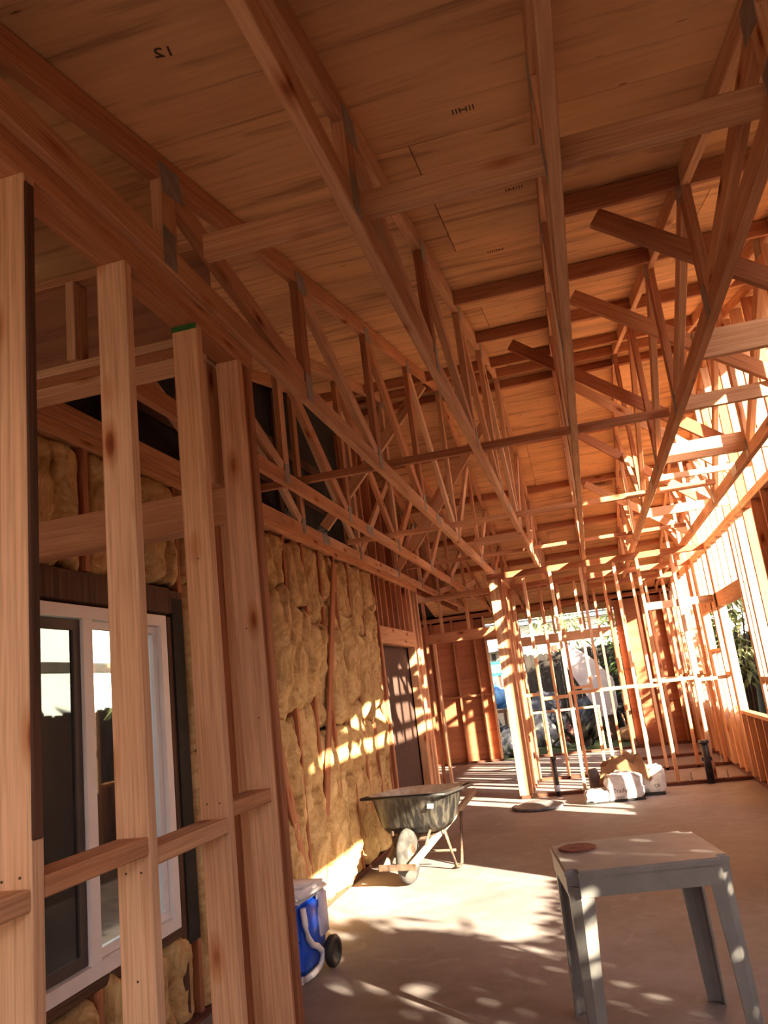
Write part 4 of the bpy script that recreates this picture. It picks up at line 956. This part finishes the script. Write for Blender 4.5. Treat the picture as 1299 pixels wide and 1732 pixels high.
# rear yard things
def blob(name, loc, r, mat, label, cat, seed, sc=(1, 1, 1)):
    bm = bmesh.new(); bmesh.ops.create_icosphere(bm, subdivisions=4, radius=1.0)
    for v in bm.verts:
        n0 = v.co.normalized(); d = 1 + 0.28 * noise.noise(n0 * 1.8 + V((seed, 0, 0))) + 0.14 * noise.noise(n0 * 5 + V((0, seed, 0))) + 0.05 * abs(noise.noise(n0 * 11))
        v.co = V((n0.x * d * r * sc[0], n0.y * d * r * sc[1], max(-0.75, n0.z * d) * r * sc[2]))
    zz = -0.10 + 0.75 * r * sc[2] if loc[2] is None else loc[2]
    return tag(bmobj(name, bm, mat, None, True, Matrix.Translation((loc[0], loc[1], zz))), label, cat)
blob('tarp_bundle', (-2.15, 17.9, 1.02), 0.33, 'tarp', 'bright blue tarp bundle heaped on the junk shelf in the rear doorway', 'tarp', 1, (1, .8, .85))
blob('rubbish_bag', (-2.1, 18.0, None), 0.33, 'black_bag', 'black rubbish bag under the junk shelf at the rear doorway', 'bag', 2, (1, .8, .9))
blob('rubbish_bag', (-2.75, 19.5, None), 0.40, 'black_bag', 'black rubbish bag at the left of the rear doorway view', 'bag', 3, (1, 1, 1.3))
blob('white_bag', (-1.9, 17.2, None), 0.30, 'white_bag', 'white bag on the grass in the rear doorway', 'bag', 4, (1, .8, .9))
blob('rubbish_bag', (-1.7, 16.4, None), 0.28, 'black_bag', 'dark bag close to the rear doorway sill', 'bag', 5)
blob('rubbish_bag', (-1.3, 19.9, None), 0.48, 'black_bag', 'black bag against the back fence left of the leaning panel', 'bag', 6, (1, .8, 1.3))
blob('rubbish_bag', (-0.1, 20.3, None), 0.48, 'black_bag', 'black bag against the back fence behind the leaning panel', 'bag', 7, (1, .8, 1.1))
blob('white_bag', (-1.25, 18.2, None), 0.24, 'white_bag', 'white and blue bag left of the rear window studs', 'bag', 8, (1, .8, 1.6))
blob('rubble_stone', (-0.15, 18.6, None), 0.2, 'lid', 'pale stone on the grass below the leaning panel', 'stone', 9, (1, .8, .8))
blob('rubble_stone', (0.5, 17.4, None), 0.2, 'kraft', 'brown stone by the hedge at right of the yard', 'stone', 10, (1, .8, .9))
blob('clay_lump', (-0.75, 18.4, None), 0.2, 'rust_red', 'reddish clay lump on the grass behind the rear window studs', 'clay', 11, (.8, .8, 1.3))
random.seed(77)
spots = [('on the grass under the junk shelf, left', -2.75, 17.0), ('beside the leaning panel, left', -0.9, 17.6), ('near the back fence at left', -0.75, 20.7), ('near the middle of the yard', -0.5, 17.0), ('right of the leaning panel', 0.75, 18.6), ('in front of the hedge tree', 0.95, 17.8)]
for k, (t, x, y) in enumerate(spots):
    bm = bmesh.new()
    for q in range(9):
        c = V((random.uniform(-.22, .22), random.uniform(-.2, .2), 0.02)); d = V((random.uniform(-.5, .5), random.uniform(-.4, .4), random.uniform(.15, .7)))
        s_ = d.cross(V((0, 0, 1))).normalized() * random.uniform(.03, .1); n_ = s_.cross(d).normalized() * .012
        v = [bm.verts.new(p_) for p_ in (c - s_, c + s_, c + d + s_, c + d - s_, c - s_ + n_, c + s_ + n_, c + d + s_ + n_, c + d - s_ + n_)]
        for f in ((0, 1, 2, 3), (7, 6, 5, 4), (0, 4, 5, 1), (1, 5, 6, 2), (2, 6, 7, 3), (3, 7, 4, 0)): bm.faces.new([v[i] for i in f])
    tag(bmobj('scrap_heap', bm, ('kraft', 'lid', 'paper', 'fence', 'kraft', 'lid')[k], None, False, Matrix.Translation((x, y, -0.1))), 'small heap of offcuts ' + t, 'scrap')
sh = empty('junk_shelf', (-2.2, 18.0, 0), label='dark shelf board on legs carrying the blue tarp', cat='shelf')
slab('shelf', -2.7, -1.6, 17.7, 18.3, 0.72, 0.77, 'old_dark', sh)
for x in (-2.65, -1.65):
    for y in (17.75, 18.25): slab('leg', x - .03, x + .03, y - .03, y + .03, -0.12, 0.72, 'old_dark', sh)
tag(slab('red_cap', -0.95, -0.8, 21.4, 21.55, 1.99, 2.16, 'red_paint', bev=0.02), 'small red plastic cap on top of the back fence', 'cap')
# house number sign
sg2 = empty('number_sign', (-2.1, 18.6, 1.7), label='pale house number sign reading 1051 above the blue tarp', cat='sign')
slab('sign_board', -2.42, -1.82, 18.6, 18.63, 1.52, 1.86, 'teal', sg2, 0.01); slab('sign_face', -2.37, -1.87, 18.59, 18.6, 1.60, 1.78, 'board_white', sg2)
text('lettering', '1051', 0.2, 'teal', sg2, axes((1, 0, 0), (0, 0, 1), (-2.12, 18.585, 1.69)))
slab('post', -2.14, -2.08, 18.63, 18.69, -0.12, 1.8, 'old_dark', sg2)
# leaning pale panel
bm = bmesh.new(); po = [(-0.60, 2.15), (-0.02, 1.72), (0.40, 1.2), (0.40, 0.62), (0.33, 0.45), (0.02, 0.42), (-0.52, 1.5)]
f0 = [bm.verts.new((x, 0.25 * (z - 0.4), z)) for x, z in po]; f1 = [bm.verts.new((x, 0.25 * (z - 0.4) + 0.04, z)) for x, z in po]
bm.faces.new(f0); bm.faces.new(f1[::-1])
for i in range(len(po)): bm.faces.new((f0[i], f1[i], f1[(i + 1) % len(po)], f0[(i + 1) % len(po)]))
bmesh.ops.recalc_face_normals(bm, faces=bm.faces[:])
lp = empty('leaning_panel', (0.1, 17.8, 0), label='large pale panel tilted diagonally in the back yard, its lower end glaring in the sun', cat='panel')
bmobj('panel', bm, 'board_white', lp, mw=Matrix.Translation((0, 17.8, 0)))
slab('prop', 0.1, 0.3, 18.0, 18.2, -0.12, 0.5, 'old_dark', lp)
